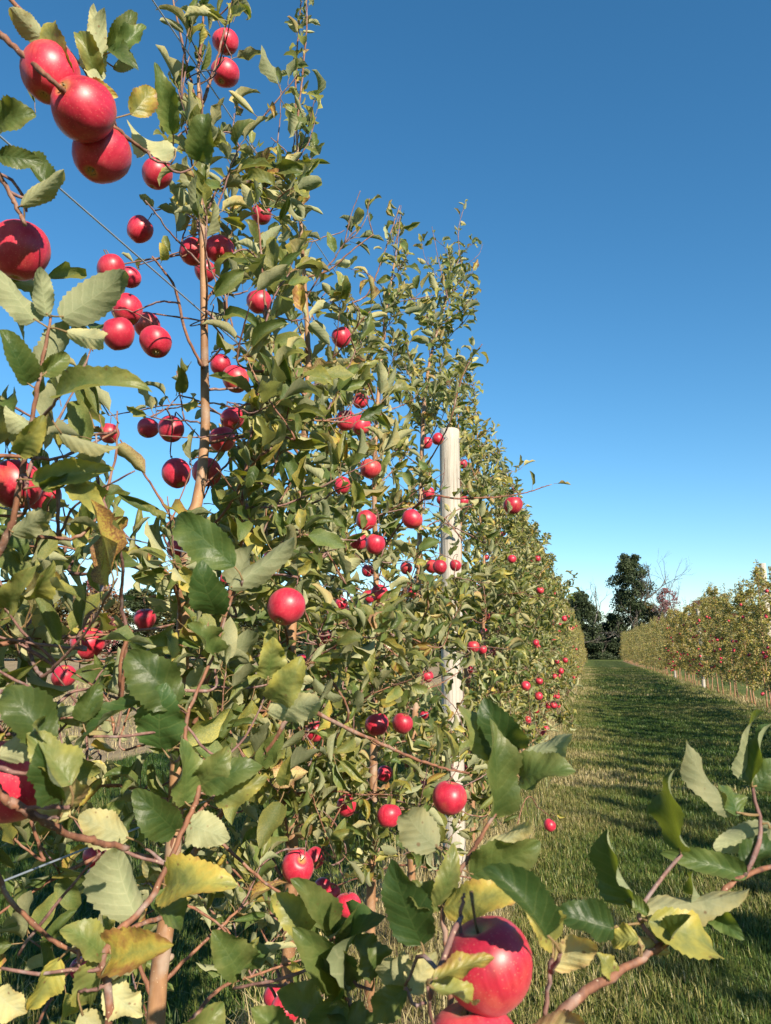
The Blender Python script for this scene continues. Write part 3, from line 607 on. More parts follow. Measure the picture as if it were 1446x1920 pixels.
limb(TF, [(930, 1640, 4.3), (985, 1500, 4.5), (1010, 1515, 4.7), (1031, 1530, 4.8)], .0045, .002, .45, (.12, (0, 1), (.04, .06), .5))
limb(TF, [(840, 800, 4.0), (862, 720, 4.0), (885, 670, 4.0), (905, 645, 4.0)], .0045, .002, 2.5, (.03, (2, 3), (.06, .085), .3))

# leafy side shoots filling the lower crowns
def shoots(g, n, x0, x1, y0, y1, d0, d1, size, ln=(.12, .26), step=.035):
    r = g['r']; P = np.concatenate([np.asarray(p) for p, _ in g['limbs']]+[g['trunk'][0]])
    for _ in range(n):
        q = at(r.uniform(x0, x1), r.uniform(y0, y1), r.uniform(d0, d1)); st = P[int(np.argmin(np.linalg.norm(P-q, axis=1)))]; L = r.uniform(*ln); dd = nrm(UPV*r.uniform(.2, 1)+rv(r, .55)); e = q+dd*L
        pts = smooth_path([st, (st+q)/2+rv(r, .02)-UPV*.015, q, (q+e)/2+rv(r, .012), e], 12); g['limbs'].append((pts, np.linspace(.0034, .0013, 12))); leafy(g['leaves'], r, pts, step, (2, 3), size, .35)
shoots(TB, 16, -60, 230, 960, 1420, 1.0, 1.35, (.065, .095)); shoots(TB, 3, -60, 120, 560, 960, 1.1, 1.45, (.065, .10)); shoots(TB, 3, -40, 300, 1420, 1700, 1.05, 1.4, (.065, .095))
shoots(TC, 26, 60, 520, 1000, 1520, 1.45, 2.0, (.065, .105)); shoots(TC, 14, 380, 560, 560, 1000, 1.6, 2.0, (.07, .11)); shoots(TC, 5, 320, 520, 250, 600, 1.8, 2.1, (.065, .10))
shoots(TD, 26, 430, 700, 1000, 1620, 2.0, 2.5, (.065, .10)); shoots(TE, 26, 560, 830, 1000, 1620, 2.7, 3.3, (.065, .10)); shoots(TF, 14, 770, 910, 1080, 1240, 3.3, 4.4, (.065, .10)); shoots(TF, 16, 770, 920, 1330, 1540, 3.2, 4.4, (.065, .10)); shoots(TF, 8, 850, 940, 800, 1100, 4.2, 5.0, (.06, .1))
for g_ in trees[6:]: px_, _, d_ = proj(g_['base']+UPV*1.5); shoots(g_, 22, px_[0]-40, px_[0]+110, 1060, 1400, d_[0]-.7, d_[0]+.3, (.065, .10))

# every apple hangs on a spur; bunches share a limb from the nearest trunk
done = set()
for i, a in enumerate(apples):
    if i in done: continue
    cl = [j for j in range(len(apples)) if j not in done and np.linalg.norm(apples[j]['c']-a['c']) < .13]; done.update(cl)
    e = np.mean([apples[j]['s'] for j in cl], 0)+np.array([0, 0, .012])
    best = None                                                      # an existing limb close by?
    for g in trees:
        for pts, rad in g['limbs']:
            P = np.asarray(pts); dd = np.linalg.norm(P-e, axis=1); q = int(np.argmin(dd))
            if best is None or dd[q] < best[0]: best = (dd[q], P[q], g)
    g = best[2]
    if best[0] < .22: st = best[1]; pts = smooth_path([st, (st+e)/2+rv(g['r'], .008)+UPV*.012, e], 6); g['limbs'].append((pts, np.linspace(.0026, .002, 6)))
    else:
        g = min(trees, key=lambda t: np.hypot(*(t['at_z'](min(e[2], t['H']-.5))-e)[:2])); h = np.hypot(*(g['base']-e)[:2]); st = g['at_z'](max(.45, min(e[2]-.05-.3*h, g['H']-.5)))
        m = st*.45+e*.55+UPV*(.05+.1*h)+rv(g['r'], .015); pts = smooth_path([st, st*.75+m*.25+UPV*.03, m, e], 10); g['limbs'].append((pts, np.linspace(.0052, .0022, 10)))
        leafy(g['leaves'], g['r'], pts, .055, (1, 3), (.05, .08), .3)
    for j in cl: s = apples[j]['s']; g['limbs'].append(([e, (e+s)/2+UPV*.003, s-apples[j]['ax']*.003], [.0016, .0015, .0014]))
    if a['d'] > 1.2:
        for _ in range(4): leaf_at(g['leaves'], g['r'], e, nrm(rv(g['r'])*np.array([1, 1, .4])), (.05, .08), .05)

# ------------------------------------------------------------------ large foreground leaves
# base x, y, tip x, y, depth, width px, face (T upper side / U under side), age (lowest values also paint in shade), tilt (+ turned towards the sun side, - away)
HERO = [(1190,1695,1140,1553,.72,92,'T',.02,-.9),(1152,1742,1038,1716,.70,74,'T',.0,-1.0),(1036,1768,982,1694,.64,64,'T',.42,.5),(1034,1815,1112,1766,.64,50,'U',.66,.3),(1192,1706,1405,1666,.73,74,'U',.45,.1),(1402,1642,1238,1600,.78,52,'T',.12,-.7),(1216,1728,1338,1786,.70,76,'T',.40,-.2),(1200,1772,1258,1786,.69,36,'U',.6,0),(1198,1760,1148,1772,.69,42,'T',.45,0),
(1276,1597,1268,1440,.74,100,'T',.0,-.9),(1384,1528,1288,1388,.80,34,'U',.2,.4),(1384,1530,1348,1472,.80,46,'T',.12,.6),(1406,1468,1432,1334,.82,60,'U',.12,.7),(1408,1472,1452,1356,.81,52,'T',.0,-.9),(1414,1478,1470,1424,.82,48,'T',.1,.3),(1450,1552,1338,1590,.80,56,'U',.15,-.1),(1392,1630,1460,1598,.79,48,'T',0,-.9),(1215,1715,1172,1690,.71,40,'T',.2,.4),(1330,1702,1396,1762,.74,50,'T',.1,-.6),
(928,1532,918,1346,.80,80,'T',.16,.4),(976,1404,908,1308,.84,70,'T',.0,-.6),(922,1424,862,1322,.82,48,'T',.25,.3),(974,1428,1072,1378,.83,42,'U',.12,-.1),(974,1462,1080,1446,.82,62,'T',.15,.5),(882,1642,1014,1578,.78,86,'T',.18,.7),(884,1600,990,1538,.79,48,'U',.5,-.5),(832,1706,996,1666,.76,58,'T',.52,.2),(792,1772,734,1610,.77,90,'T',.0,-.7),(818,1702,850,1580,.77,36,'T',.3,.4),(822,1592,768,1520,.8,62,'U',.3,.3),
(642,1852,548,1738,.90,96,'T',.14,.5),(626,1752,544,1648,.91,58,'T',.2,.6),(572,1756,508,1680,.92,52,'T',.38,.3),(660,1852,724,1718,.90,112,'T',.0,-.8),(702,1834,664,1754,.86,62,'T',.2,.4),(776,1852,714,1808,.82,62,'U',.35,-.4),(768,1862,818,1784,.80,54,'U',.45,.2),(806,1852,886,1884,.56,66,'T',.36,-.9),(812,1838,928,1796,.555,46,'T',.58,-.9),(702,1950,618,1900,.88,64,'T',.15,.4),(452,1832,398,1744,.95,82,'T',.18,.4),(446,1832,528,1790,.95,50,'T',.1,-.4),(604,1892,518,1860,.92,64,'T',.2,.5),(985,1945,1090,1908,.60,54,'U',.72,.3),(760,1960,850,1900,.75,60,'T',.2,.3),
(256,1722,224,1588,.86,104,'U',.15,.2),(310,1662,446,1660,.88,76,'T',.50,.3),(190,1802,326,1772,.83,92,'T',.66,.2),(112,1795,54,1892,.82,58,'T',.46,.5),(-10,1860,50,1900,.8,60,'U',.5,.1),(346,1508,340,1384,.91,74,'T',.14,.6),(376,1472,492,1436,.92,54,'T',.12,.3),(402,1504,502,1456,.92,50,'T',.35,.6),(332,1322,238,1224,.95,88,'T',.1,.5),(302,1404,312,1280,.95,84,'T',.0,-.6),(268,1312,150,1412,.94,54,'T',.0,-.8),(152,1352,188,1284,.94,52,'T',.1,-.3),(502,1272,512,1194,1.0,54,'T',.36,.5),(506,1312,566,1230,1.0,56,'T',.34,.4),(500,1334,602,1318,1.0,54,'U',.3,.2),(132,1532,74,1480,.88,52,'U',.66,.1),(242,1572,148,1528,.88,62,'U',.42,.3),(330,1560,250,1480,.9,60,'T',.05,-.5),(210,1790,170,1880,.82,60,'T',.3,-.4),(150,1900,230,1960,.8,60,'U',.4,.1),
(66,602,-4,504,.95,64,'U',.14,.4),(88,594,76,500,.95,48,'U',.12,.3),(114,597,236,508,.95,70,'U',.12,.3),(122,622,196,634,.95,38,'U',.4,.3),(86,702,132,598,.95,64,'U',.12,.3),(52,722,0,618,.95,54,'T',.1,-.2),(106,746,286,736,.86,62,'T',.26,.5),(110,812,226,836,.92,46,'U',.4,.5),(60,902,216,880,.93,62,'T',.36,.1),(75,914,128,888,.92,38,'T',.15,.4),(36,852,82,778,.93,52,'T',.38,.5),(130,905,202,976,.95,44,'T',.42,-.1),(-6,238,68,216,.95,56,'T',.18,-.3),(-4,292,82,306,.95,38,'T',.15,-.3),(38,388,120,318,.96,42,'U',.32,.2),(136,152,104,44,1.0,44,'T',.4,-.4),(182,152,196,14,1.02,38,'U',.25,.3),(214,98,273,48,1.04,44,'T',.12,.2),(86,76,18,14,1.02,42,'U',.36,.5),(246,216,286,164,1.06,48,'T',.6,.2),(332,282,238,224,1.1,58,'U',.28,.3),(326,252,290,116,1.15,48,'T',.16,-.1),(372,302,386,214,1.2,52,'T',.16,-.1),
(440,1062,328,974,1.0,62,'T',.08,.3),(430,1104,552,1008,1.0,58,'U',.16,.4),(410,1152,380,1050,1.0,58,'T',.0,-.3),(20,1000,90,960,.95,50,'U',.3,.2),(10,1140,70,1060,.95,46,'T',.3,.2),(60,1330,0,1290,.93,56,'U',.25,.2),(40,1120,100,1050,.95,50,'T',.34,.5),(118,1500,72,1392,.655,62,'T',.0,-.6),(126,1512,120,1400,.70,34,'U',.4,.1),(60,1534,150,1470,.69,50,'U',.62,0),(-5,1420,60,1360,.66,60,'U',.3,.1),
(182,148,146,62,1.04,40,'T',.3,.2),(204,96,252,22,1.06,38,'T',.2,.1),(198,88,176,6,1.06,34,'U',.3,.3),(150,168,222,182,1.02,40,'T',.44,.4),(205,90,260,132,1.07,34,'T',.1,-.2),(212,130,250,104,1.07,30,'U',.2,.3),(1242,1772,1296,1716,.70,44,'T',.1,-.5),(1332,1698,1300,1634,.74,46,'T',.05,-.6),(1152,1828,1118,1786,.67,34,'T',.4,.1),(762,1852,700,1906,.80,60,'T',.2,.2),(648,1872,584,1936,.9,62,'T',.16,.4),(830,1704,762,1664,.77,56,'T',.25,.2),(626,1756,680,1690,.91,50,'T',.2,.4),(196,1792,112,1744,.82,58,'T',.28,.1),(282,1688,338,1748,.86,60,'T',.1,-.4),(352,1542,432,1572,.9,54,'U',.25,.2),(196,1852,268,1906,.81,62,'U',.4,.2),(372,1472,430,1400,.92,50,'T',.2,.4),(404,1226,350,1170,1.0,52,'T',.15,.2),(440,1104,478,1020,1.02,48,'U',.15,.4),(58,804,10,760,.95,50,'U',.2,.2),(76,702,128,664,.95,46,'T',.2,.3),(652,1860,590,1800,.9,56,'T',.3,.3),(540,1950,470,1890,.9,66,'T',.2,.3),(350,1960,420,1880,.9,66,'T',.25,.3)]
rH = np.random.default_rng(77)
def shade_leaf(px, py, d, t, dx, dy, ln, wd, age):  # extra leaf added sunward of an apple to cast shade on it
    c = at(px, py, d)+SUN*t; e1 = nrm(np.cross(SUN, UPV)); e2 = np.cross(e1, SUN); c = c+e1*dx+e2*dy; b = c-nrm(e1*.6+e2*.8)*ln/2; q = c+nrm(e1*.6+e2*.8)*ln/2
    (bx,), (by,), (bd,) = proj(b); (tx,), (ty,), (td,) = proj(q); HERO.append((bx, by, tx, ty, bd, wd*F_PX/bd, 'T', age, .9))
shade_leaf(25, 1458, .715, .08, .0, .02, .062, .036, .1); shade_leaf(25, 1458, .715, .09, -.02, -.02, .06, .034, .3); shade_leaf(915, 1808, .615, .07, .008, .030, .066, .034, .0); shade_leaf(38, 468, 1.08, .12, 0, .01, .08, .05, .1)
hero_pts = [(p, g) for g in (TA, TB) for pts in g['hero'] for p in pts]
HP = np.array([p for p, g in hero_pts])
hero_objs = []
for k, (bx, by, tx, ty, d, wp, face, age, tilt) in enumerate(HERO):
    B = at(bx, by, d); dt = d*(1+rH.uniform(-.05, .03)); Tp = at(tx, ty, dt); ch = Tp-B; L = np.linalg.norm(ch)
    asp = np.clip(wp/F_PX*d/L*1.22, .36, .95)
    tv, tf, tu = leaf_tmpl(26, 8, rH.uniform(.15, .85), rH.uniform(.2, 1.5), rH.uniform(.12, .38), rH.uniform(-.8, .8), .055, 900+k, .001, asp, rH.uniform(-.2, .7))
    nlam = 27*9; lam = tv[:nlam].copy(); uv = tu[:nlam]; fq = tf[:26*8]
    tip = lam[26*9+4]-lam[4]; a = math.atan2(tip[2], tip[0]); lam -= lam[4]; ca, sa = math.cos(a), math.sin(a)
    lam = np.column_stack([lam[:, 0]*ca+lam[:, 2]*sa, lam[:, 1], -lam[:, 0]*sa+lam[:, 2]*ca])*(L/np.hypot(tip[0], tip[2]))
    X = nrm(ch); toc = nrm(C0-B); nn = toc*(1 if face == 'T' else -1)+UPV*.25*(1 if face == 'T' else -1)+cR*tilt*.9*(1 if face == 'T' else -1)+rv(rH, .12)
    if tilt < -.3 and face == 'T': nn = nn+cF*.25
    Z = nrm(nn-X*(nn@X)); Y = np.cross(Z, X); V = B+lam[:, :1]*X+lam[:, 1:2]*Y+lam[:, 2:]*Z
    # petiole to the closest twig
    dd = np.linalg.norm(HP-B, axis=1)+np.where(np.linalg.norm(HP-Tp, axis=1) < L*.8, .02, 0); q = int(np.argmin(dd)); g = hero_pts[q][1]
    S0 = HP[q]
    if dd[q] > .035:                                                 # a side twig carries the leaf when the bough is further off
        S0 = B-nrm(X*.6+nrm(B-HP[q])*.6)*.022; tw = smooth_path([HP[q], (HP[q]*.5+S0*.5)+rv(rH, .004)-UPV*.006, S0], 9); g['limbs'].append((tw, np.linspace(.0022, .0016, 9)))
    pv, pf = tube(smooth_path([S0, (S0+B)/2+UPV*.002-X*.002, B+X*.004], 5), [.0015, .0012, .0011, .0011, .0012], 6)
    V2 = np.concatenate([V, pv]); F2 = np.concatenate([fq, pf+nlam]); U2 = np.concatenate([uv, np.tile([[0, 3.]], (len(pv), 1))])
    hero_objs.append((V2, F2, U2, age, rH.random(), g))

# ------------------------------------------------------------------ realise the near trees
def realise(g, T, nobj, apples=None, label=None, group=None, split=True):
    base = g['base']; e = empty('apple_tree', base); tag(e, label or g['lab'], 'apple tree', group)
    v, f = tube(g['trunk'][0], g['trunk'][1], 12); mb = MB(); mb.add(v, f)
    r = g['r']
    for z in np.arange(.3, g['H']-1, .17): 
        p = g['at_z'](z+r.uniform(-.05, .05)); a_ = r.uniform(0, 6.3); q = np.interp(z, g['trunk'][0][:, 2], g['trunk'][1]); o = np.array([math.cos(a_), math.sin(a_), .3]); mb.add(*tube([p+o*q*.5, p+o*q*1.25, p+o*q*1.5], [q*.55, q*.4, q*.2], 6))
    link(bpy.data.objects.new('trunk', mb.mesh('trunk', M_TRUNK, base)), e)
    small = MB(); ns = 0; bp = []; bo = []
    for pts, rad in g['limbs']:
        L = np.linalg.norm(np.diff(np.asarray(pts), axis=0), axis=1).sum(); pp = np.asarray(pts); k = len(pp)
        k2 = int(np.clip(L/.012, 8, 60)) if split else k*2-1; pp = smooth_path(pp, k2); rad = np.interp(np.linspace(0, 1, k2), np.linspace(0, 1, k), rad)*(1+.10*r.normal(0, 1, k2).clip(-1, 2.2)); pp = pp+r.normal(0, .0007, pp.shape)*(np.arange(k2)[:, None] > 0)
        v, f = tube(pp, rad, 7 if split else 5)
        if split and L > .16: b = MB(); b.add(v, f); bobj = link(bpy.data.objects.new('branch', b.mesh('branch', M_BRANCH if rad[0] > .0035 else M_TWIG, base)), e); bp.append(pp); bo += [bobj]*len(pp)
        else: small.add(v, f); ns += 1
    if ns: tag(link(bpy.data.objects.new('twigs', small.mesh('twigs', M_TWIG, base)), e), kind='stuff')
    BP = np.concatenate(bp) if bp else None
    def holder(q):
        if BP is None: return e
        dd = np.linalg.norm(BP-q, axis=1); i = int(np.argmin(dd)); return bo[i] if dd[i] < .05 else e
    g['holder'] = holder
    arr = g['leaves'].arrays()
    if apples is not None: arr = prune(arr, r, apples)
    p, X, Y, Z, L, A = arr
    if nobj:
        px, py, d = proj(p+X*(L*.75)[:, None]); s = np.where((d > .1) & (px > -20) & (px < 1466) & (py > -20) & (py < 1940), L/np.maximum(d, .1), 0)
        o_ = np.argsort(-s)[:nobj]; o_ = o_[s[o_] > 0]; rest = np.setdiff1d(np.arange(len(p)), o_)
        for i in o_:
            lo = bpy.data.objects.new('leaf', NEAR_MESH[r.integers(len(NEAR_MESH))]); link(lo, holder(p[i]))
            lo.matrix_local = mat4(np.column_stack([X[i], Y[i], Z[i]]), p[i]-base, L[i]); lo.color = (A[i], r.random(), 0, 1)
        arr = tuple(q[rest] for q in arr)
    if len(arr[0]): fo = tag(link(bpy.data.objects.new('foliage', foliage_mesh(arr, T, r, base)), e), kind='stuff'); fo.color = (0, 0, 0, 1)
    g['e'] = e; return e
for k, g in enumerate(trees):
    hl = sum(1 for h in hero_objs if h[5] is g)
    realise(g, T_NEAR, max(0, (300 if k < 9 else 160)-hl), A_SCREEN, group='apple trees of the left row')
for (V, F_, U_, age, rnd, g) in hero_objs:
    lo = bpy.data.objects.new('leaf', quads_mesh('leaf', V-g['base'], F_, uv=U_, mat=M_LEAF)); link(lo, g['holder'](V[-3])); lo.color = (age, rnd, 0, 1)

# ------------------------------------------------------------------ further trees of both rows (shared meshes)
def variant(seed, T, dens, bias, H, cheap, lmax=.62, zmin=.42):
    r = np.random.default_rng(seed); g = gen_tree(r, (0, 0, 0), H, None, 26 if cheap else 34, dens, (2, 4), (.08, .125) if cheap else (.065, .105), lmax, zmin, bias, .022, 3)
    mb = MB(); mb.add(*tube(g['trunk'][0], g['trunk'][1], 8)); tr = mb.mesh('trunk', M_TRUNK); mb = MB()
    for pts, rad in g['limbs']: mb.add(*tube(pts, rad, 4))
    return tr, mb.mesh('branches', M_BRANCH), foliage_mesh(g['leaves'].arrays(), T, r, (0, 0, 0)), g
V_MID = [variant(300+k, T_MID, .038, .03, 3.45+.12*(k % 5), False) for k in range(7)]
V_FAR = [variant(340+k, T_FAR, .046, .17, 3.3+.13*(k % 4), True, .68) for k in range(6)]
V_RIGHT = [variant(370+k, T_MID, .042, .30, 3.45+.12*(k % 4), False, .72, .52) for k in range(6)]
def far_tree(x, y, vs, r, label, group, s=1.0, zr=None):
    tr, br, fo, g = vs; e = empty('apple_tree', (x, y, 0)); e.rotation_euler[2] = r.uniform(0, 6.28) if zr is None else zr; e.scale = (s*.98, s*.98, s*r.uniform(.94, 1.05)); tag(e, label, 'apple tree', group)
    link(bpy.data.objects.new('trunk', tr), e); tag(link(bpy.data.objects.new('branches', br), e), kind='stuff')
    f = link(bpy.data.objects.new('foliage', fo), e); f.color = (r.uniform(-.03, .07)+(.08 if y > 34 else 0), r.uniform(-.15, .15), 0, 1); tag(f, kind='stuff'); return e
rF = np.random.default_rng(9); far_left = []; far_right = []; y = 10.15
while y < ROW_END:
    x = ROW_L+rF.uniform(-.05, .05); vs = V_MID[rF.integers(7)] if y < 26 else V_FAR[rF.integers(6)]
    far_left.append((far_tree(x, y, vs, rF, ('apple tree of the left row, %s one behind the grey post' % ORD[5+len(far_left)] if len(far_left) < 10 else 'slender apple tree in the long far stretch of the left row'), 'far apple trees of the left row'), vs, y)); y += .88+rF.uniform(-.06, .06)
y = -4.0
while y < ROW_END:
    x = ROW_R+rF.uniform(-.06, .06); near = y < 17.5; vs = V_FAR[rF.integers(6)] if y > 45 else V_RIGHT[rF.integers(6)]
    nv_ = sum(1 for q in far_right if q[2] >= 17.5)
    far_right.append((far_tree(x, y, vs, rF, s=1.0, label='yellowing apple tree in the right row, beyond the right edge of view' if near else ('yellowing apple tree of the right row, %s one counted from its near end' % ORD[nv_] if nv_ < 16 else 'yellowing slender apple tree in the long distant part of the right row'), group='apple trees of the right row out of view' if near else 'apple trees of the right row'), vs, y)); y += .88+rF.uniform(-.06, .06)
# apples on the further trees: hung at a leaf spur of a limb
def far_apples(lst, n, y0, y1, side, label, group, seed, zlo=.35, zhi=2.9):
    r = np.random.default_rng(seed); cand = [t for t in lst if y0 < t[2] < y1]; wgt = np.array([1/(t[2]) for t in cand]); wgt /= wgt.sum(); bpy.context.view_layer.update(); k = 0
    while k < n:
        e, vs, y = cand[r.choice(len(cand), p=wgt)]; g = vs[3]; pts = np.asarray(g['limbs'][r.integers(len(g['limbs']))][0]); q = pts[-1]
        W = e.matrix_world @ Vector(q); W = np.array(W)
        if not (zlo < W[2] < zhi) or (W[0]-e.location[0])*side < .10 or r.random() > 1.25-W[2]/3: continue
        for c in range(r.integers(1, 3)):
            if k >= n: break
            place_apple(W+np.array([side*r.uniform(.03, .14), -r.uniform(.03, .14), -.06])+rv(r, .045)*(c > 0), BASE_AX(r), label, group, 0, r.integers(9), False, r.uniform(.9, 1.12)); k += 1
far_apples(far_left, 62, 10, 34, 1, 'small distant red apple in the far part of the left row', 'distant apples on the left row', 51)
far_apples(far_right, 124, 17.6, 44, -1, 'small distant red apple on the right-hand row of trees', 'distant apples on the right row', 52)

# ------------------------------------------------------------------ trellis posts, wires, ties
def post(name, x, y, H, R_, lean, label, seed, detail=True):
    r = np.random.default_rng(seed); n = 28 if detail else 12; k = 40 if detail else 8; zs = np.linspace(-.1, H, k); an = np.arange(n)*2*PI/n; V = []
    crk = [(r.uniform(0, 6.3), r.uniform(.2, H*.6), r.uniform(.5, 1.5)) for _ in range(7)]
    for z in zs:
        R2 = R_*(1-.05*z/H)*(1+.01*math.sin(3*z+seed))
        for a in an:
            q = R2*(1+.012*math.sin(3*a+z*.7)+.008*math.sin(7*a))
            for (ca, cz, cl) in crk:
                da = abs((a-ca-.04*math.sin(4*z)+PI) % (2*PI)-PI)
                if da < .16 and cz < z < cz+cl: q -= .007*(1-da/.16)
            V.append((q*math.cos(a)+lean[0]*z, q*math.sin(a)+lean[1]*z, z))
    V = np.array(V); top = zs[-1]; ring = V[-n:]; c = ring.mean(0)
    inner = c+(ring-c)*.90+np.array([0, 0, .010]); in2 = c+(ring-c)*.45+np.array([0, 0, .014]); in3 = c+(ring-c)*.02+np.array([0, 0, .012]); V = np.concatenate([V, inner, in2, in3]); k += 3
    i = np.arange(k-1)[:, None]*n; j = np.arange(n)[None]; j2 = (j+1) % n; Fq = np.stack([i+j, i+j2, i+n+j2, i+n+j], -1).reshape(-1, 4)
    e = empty('trellis_post', (x, y, 0)); tag(e, label, 'post', 'trellis posts'); link(bpy.data.objects.new('wooden_pole', quads_mesh('wooden_pole', V, Fq, mat=M_POST)), e)
    if detail:
        for hz in WIRE_Z:
            b = MB(); s = 1 if True else -1; p = np.array([lean[0]*hz+R_, lean[1]*hz, hz]); b.add(*tube([p+[-.01, -.012, .012], p+[.005, -.012, .012], p+[.005, -.012, -.012], p+[-.01, -.012, -.012]], .0018, 5)); link(bpy.data.objects.new('staple', b.mesh('staple', M_WIRE)), e)
    return e
WIRE_Z = (1.147, 1.722, 2.326, 2.954); POST_Y = 5.18
post('p', ROW_L-.005, POST_Y, 3.03, .074, (.004, .0), 'weathered grey wooden post standing in the left row among the near apple trees', 3)
for q, yy in enumerate((15.2, 25.6, 36, 46.4)): post('p', ROW_L+.02, yy, 3.2, .06, (0.01, 0), 'wooden trellis post far down the left row, %s behind the big near post' % ORD[q], 10+q, False)
post('p', ROW_R+.36, 22.6, 3.8, .09, (0, 0), 'pale wooden post top rising above the right row near the picture edge', 20, False)
for q, yy in enumerate((33., 43.4)): post('p', ROW_R, yy, 3.2, .07, (0, 0), 'wooden trellis post inside the right row, %s beyond the tall edge post' % ORD[q], 21+q, False)
for z, nm in zip(WIRE_Z, ('lowest', 'second lowest', 'second highest', 'highest')):
    ys = np.concatenate([np.linspace(-3, 9, 25), np.linspace(10, ROW_END, 40)]); P = np.column_stack([np.full(len(ys), ROW_L+.006), ys, np.full(len(ys), z)])
    b = MB(); b.add(*tube(P, .0019, 6)); tag(link(bpy.data.objects.new('trellis_wire', b.mesh('trellis_wire', M_WIRE))), '%s of the thin steel trellis wires along the left row' % nm, 'wire', 'trellis wires of the left row')
def tie(g, z, R_, label, tail):
    p = g['at_z'](z); a = np.linspace(0, 2*PI, 15); P = np.column_stack([p[0]+.012+np.cos(a)*R_*1.3, p[1]-.01+np.sin(a)*R_, p[2]+.018*np.sin(a+.6)]); P = np.concatenate([P, [P[-1]+[tail[0], tail[1], tail[2]]]])
    b = MB(); b.add(*tube(smooth_path(P, 34), .0016, 5)); tag(link(bpy.data.objects.new('training_tie', b.mesh('training_tie', M_TIE))), label, 'tie', 'ties holding trunks to the wires')
tie(TC, 2.93, .030, 'black plastic tie looped round the front trunk at the highest wire', (.03, -.01, .02))
tie(TC, 2.31, .032, 'dark tie looped round the orange front trunk at the second highest wire', (-.04, 0, .015))
tie(TD, 2.31, .030, 'dark tie looped round the second trunk at the second highest wire', (-.04, 0, .01))

# ------------------------------------------------------------------ woodland beyond
def wood_material():
    m, nt, b = newmat('woodland_leaf'); L = nt.links
    a = N(nt, 'ShaderNodeAttribute', attribute_name='lf'); oi = N(nt, 'ShaderNodeObjectInfo'); ad = N(nt, 'ShaderNodeVectorMath', operation='ADD'); L.new(a.outputs['Color'], ad.inputs[0]); L.new(oi.outputs['Color'], ad.inputs[1])
    s = N(nt, 'ShaderNodeSeparateXYZ'); L.new(ad.outputs[0], s.inputs[0])
    c = ramp(nt, s.outputs[0], [(0, (.022, .040, .014)), (.3, (.045, .065, .020)), (.5, (.10, .095, .028)), (.7, (.17, .095, .035)), (.85, (.20, .05, .045)), (1, (.25, .12, .13))])
    hs = N(nt, 'ShaderNodeHueSaturation'); L.new(c, hs.inputs['Color']); L.new(math_(nt, 'ADD', math_(nt, 'MULTIPLY', s.outputs[1], .8), .6), hs.inputs['Value']); L.new(hs.outputs[0], b.inputs['Base Color']); b.inputs['Roughness'].default_value = .7
    tr = N(nt, 'ShaderNodeBsdfTranslucent'); L.new(hs.outputs[0], tr.inputs[0]); mx = N(nt, 'ShaderNodeMixShader', i_0=.2); L.new(b.outputs[0], mx.inputs[1]); L.new(tr.outputs[0], mx.inputs[2]); L.new(mx.outputs[0], nt.nodes['Material Output'].inputs[0]); return m
M_WOOD = wood_material()
def grow(r, mb, p, d, L, rad, depth, tips, spread=.55, gnarl=.12):
    n = 5; pts = [p]
    for i in range(n-1): d = nrm(d+rv(r, gnarl)+UPV*.05); p = p+d*L/(n-1); pts.append(p)
    mb.add(*tube(pts, np.linspace(rad, rad*.62, n), 6 if depth > 1 else 4))
    if depth == 0: tips.append(p); return
    for k in range(r.integers(2, 4) if depth > 1 else r.integers(2, 5)):
        q = pts[-1] if k == 0 else pts[r.integers(2, n)]; grow(r, mb, q, nrm(d+rv(r, spread)+UPV*.1), L*r.uniform(.55, .8), rad*.58, depth-1, tips, spread, gnarl)
def wood_tree(seed, H, crown_r, nleaf, age, spread=.35, lobes=16, low=.12, qs=(.16, .34), cone=False):
    r = np.random.default_rng(seed); mb = MB(); tips = []
    grow(r, mb, np.array([0, 0, 0.]), np.array([0, 0, 1.]), H*.42, H*.022, 4, tips, .5)
    trm = mb.mesh('trunk', M_FARBARK); P = []; D = []
    for k in range(lobes):
        t = r.uniform(low, .97); rad = crown_r*((1-t)**.55 if cone else math.sin(PI*(t*.78+.17))**.7); a = r.uniform(0, 6.3); q = r.uniform(.2, .75)*rad
        c = np.array([q*math.cos(a), q*math.sin(a), t*H]); lr = crown_r*r.uniform(.22, .44)*(1.15-.5*t); n = int(nleaf/lobes*r.uniform(.6, 1.4)); u = nrm(r.normal(0, 1, (n, 3))); rr = lr*r.uniform(.45, 1.08, (n, 1)); P.append(c+u*rr*np.array([1, 1, .72])); D.append(u)
    P = np.concatenate(P); D = np.concatenate(D); n = len(P); P[:, 2] = np.clip(P[:, 2], .05*H, H)
    nn = nrm(D+r.normal(0, .7, (n, 3))); x = nrm(np.cross(nn, r.normal(0, 1, (n, 3)))); y_ = np.cross(nn, x); s = r.uniform(*qs, (n, 1))
    V = np.stack([P-x*s*.5, P+y_*s*.32+nn*s*.08, P+x*s*.5, P-y_*s*.32+nn*s*.08], 1).reshape(-1, 3); Fq = np.arange(4*n).reshape(-1, 4)
    A = np.repeat(np.stack([np.clip(age+.5*(vnoise(P[:, 0]+40, P[:, 2]+40, 1.3, seed)-.5)*spread*2+r.normal(0, .05, n), 0, 1), r.random(n)], 1), 4, 0)
    return trm, quads_mesh('crown', V, Fq, attr=A, mat=M_WOOD)
def bare_tree(seed, H): r = np.random.default_rng(seed); mb = MB(); tips = []; grow(r, mb, np.array([0, 0, 0.]), np.array([0, 0, 1.]), H*.45, H*.013, 5, tips, .42, .1); return mb.mesh('trunk', M_FARBARK), None
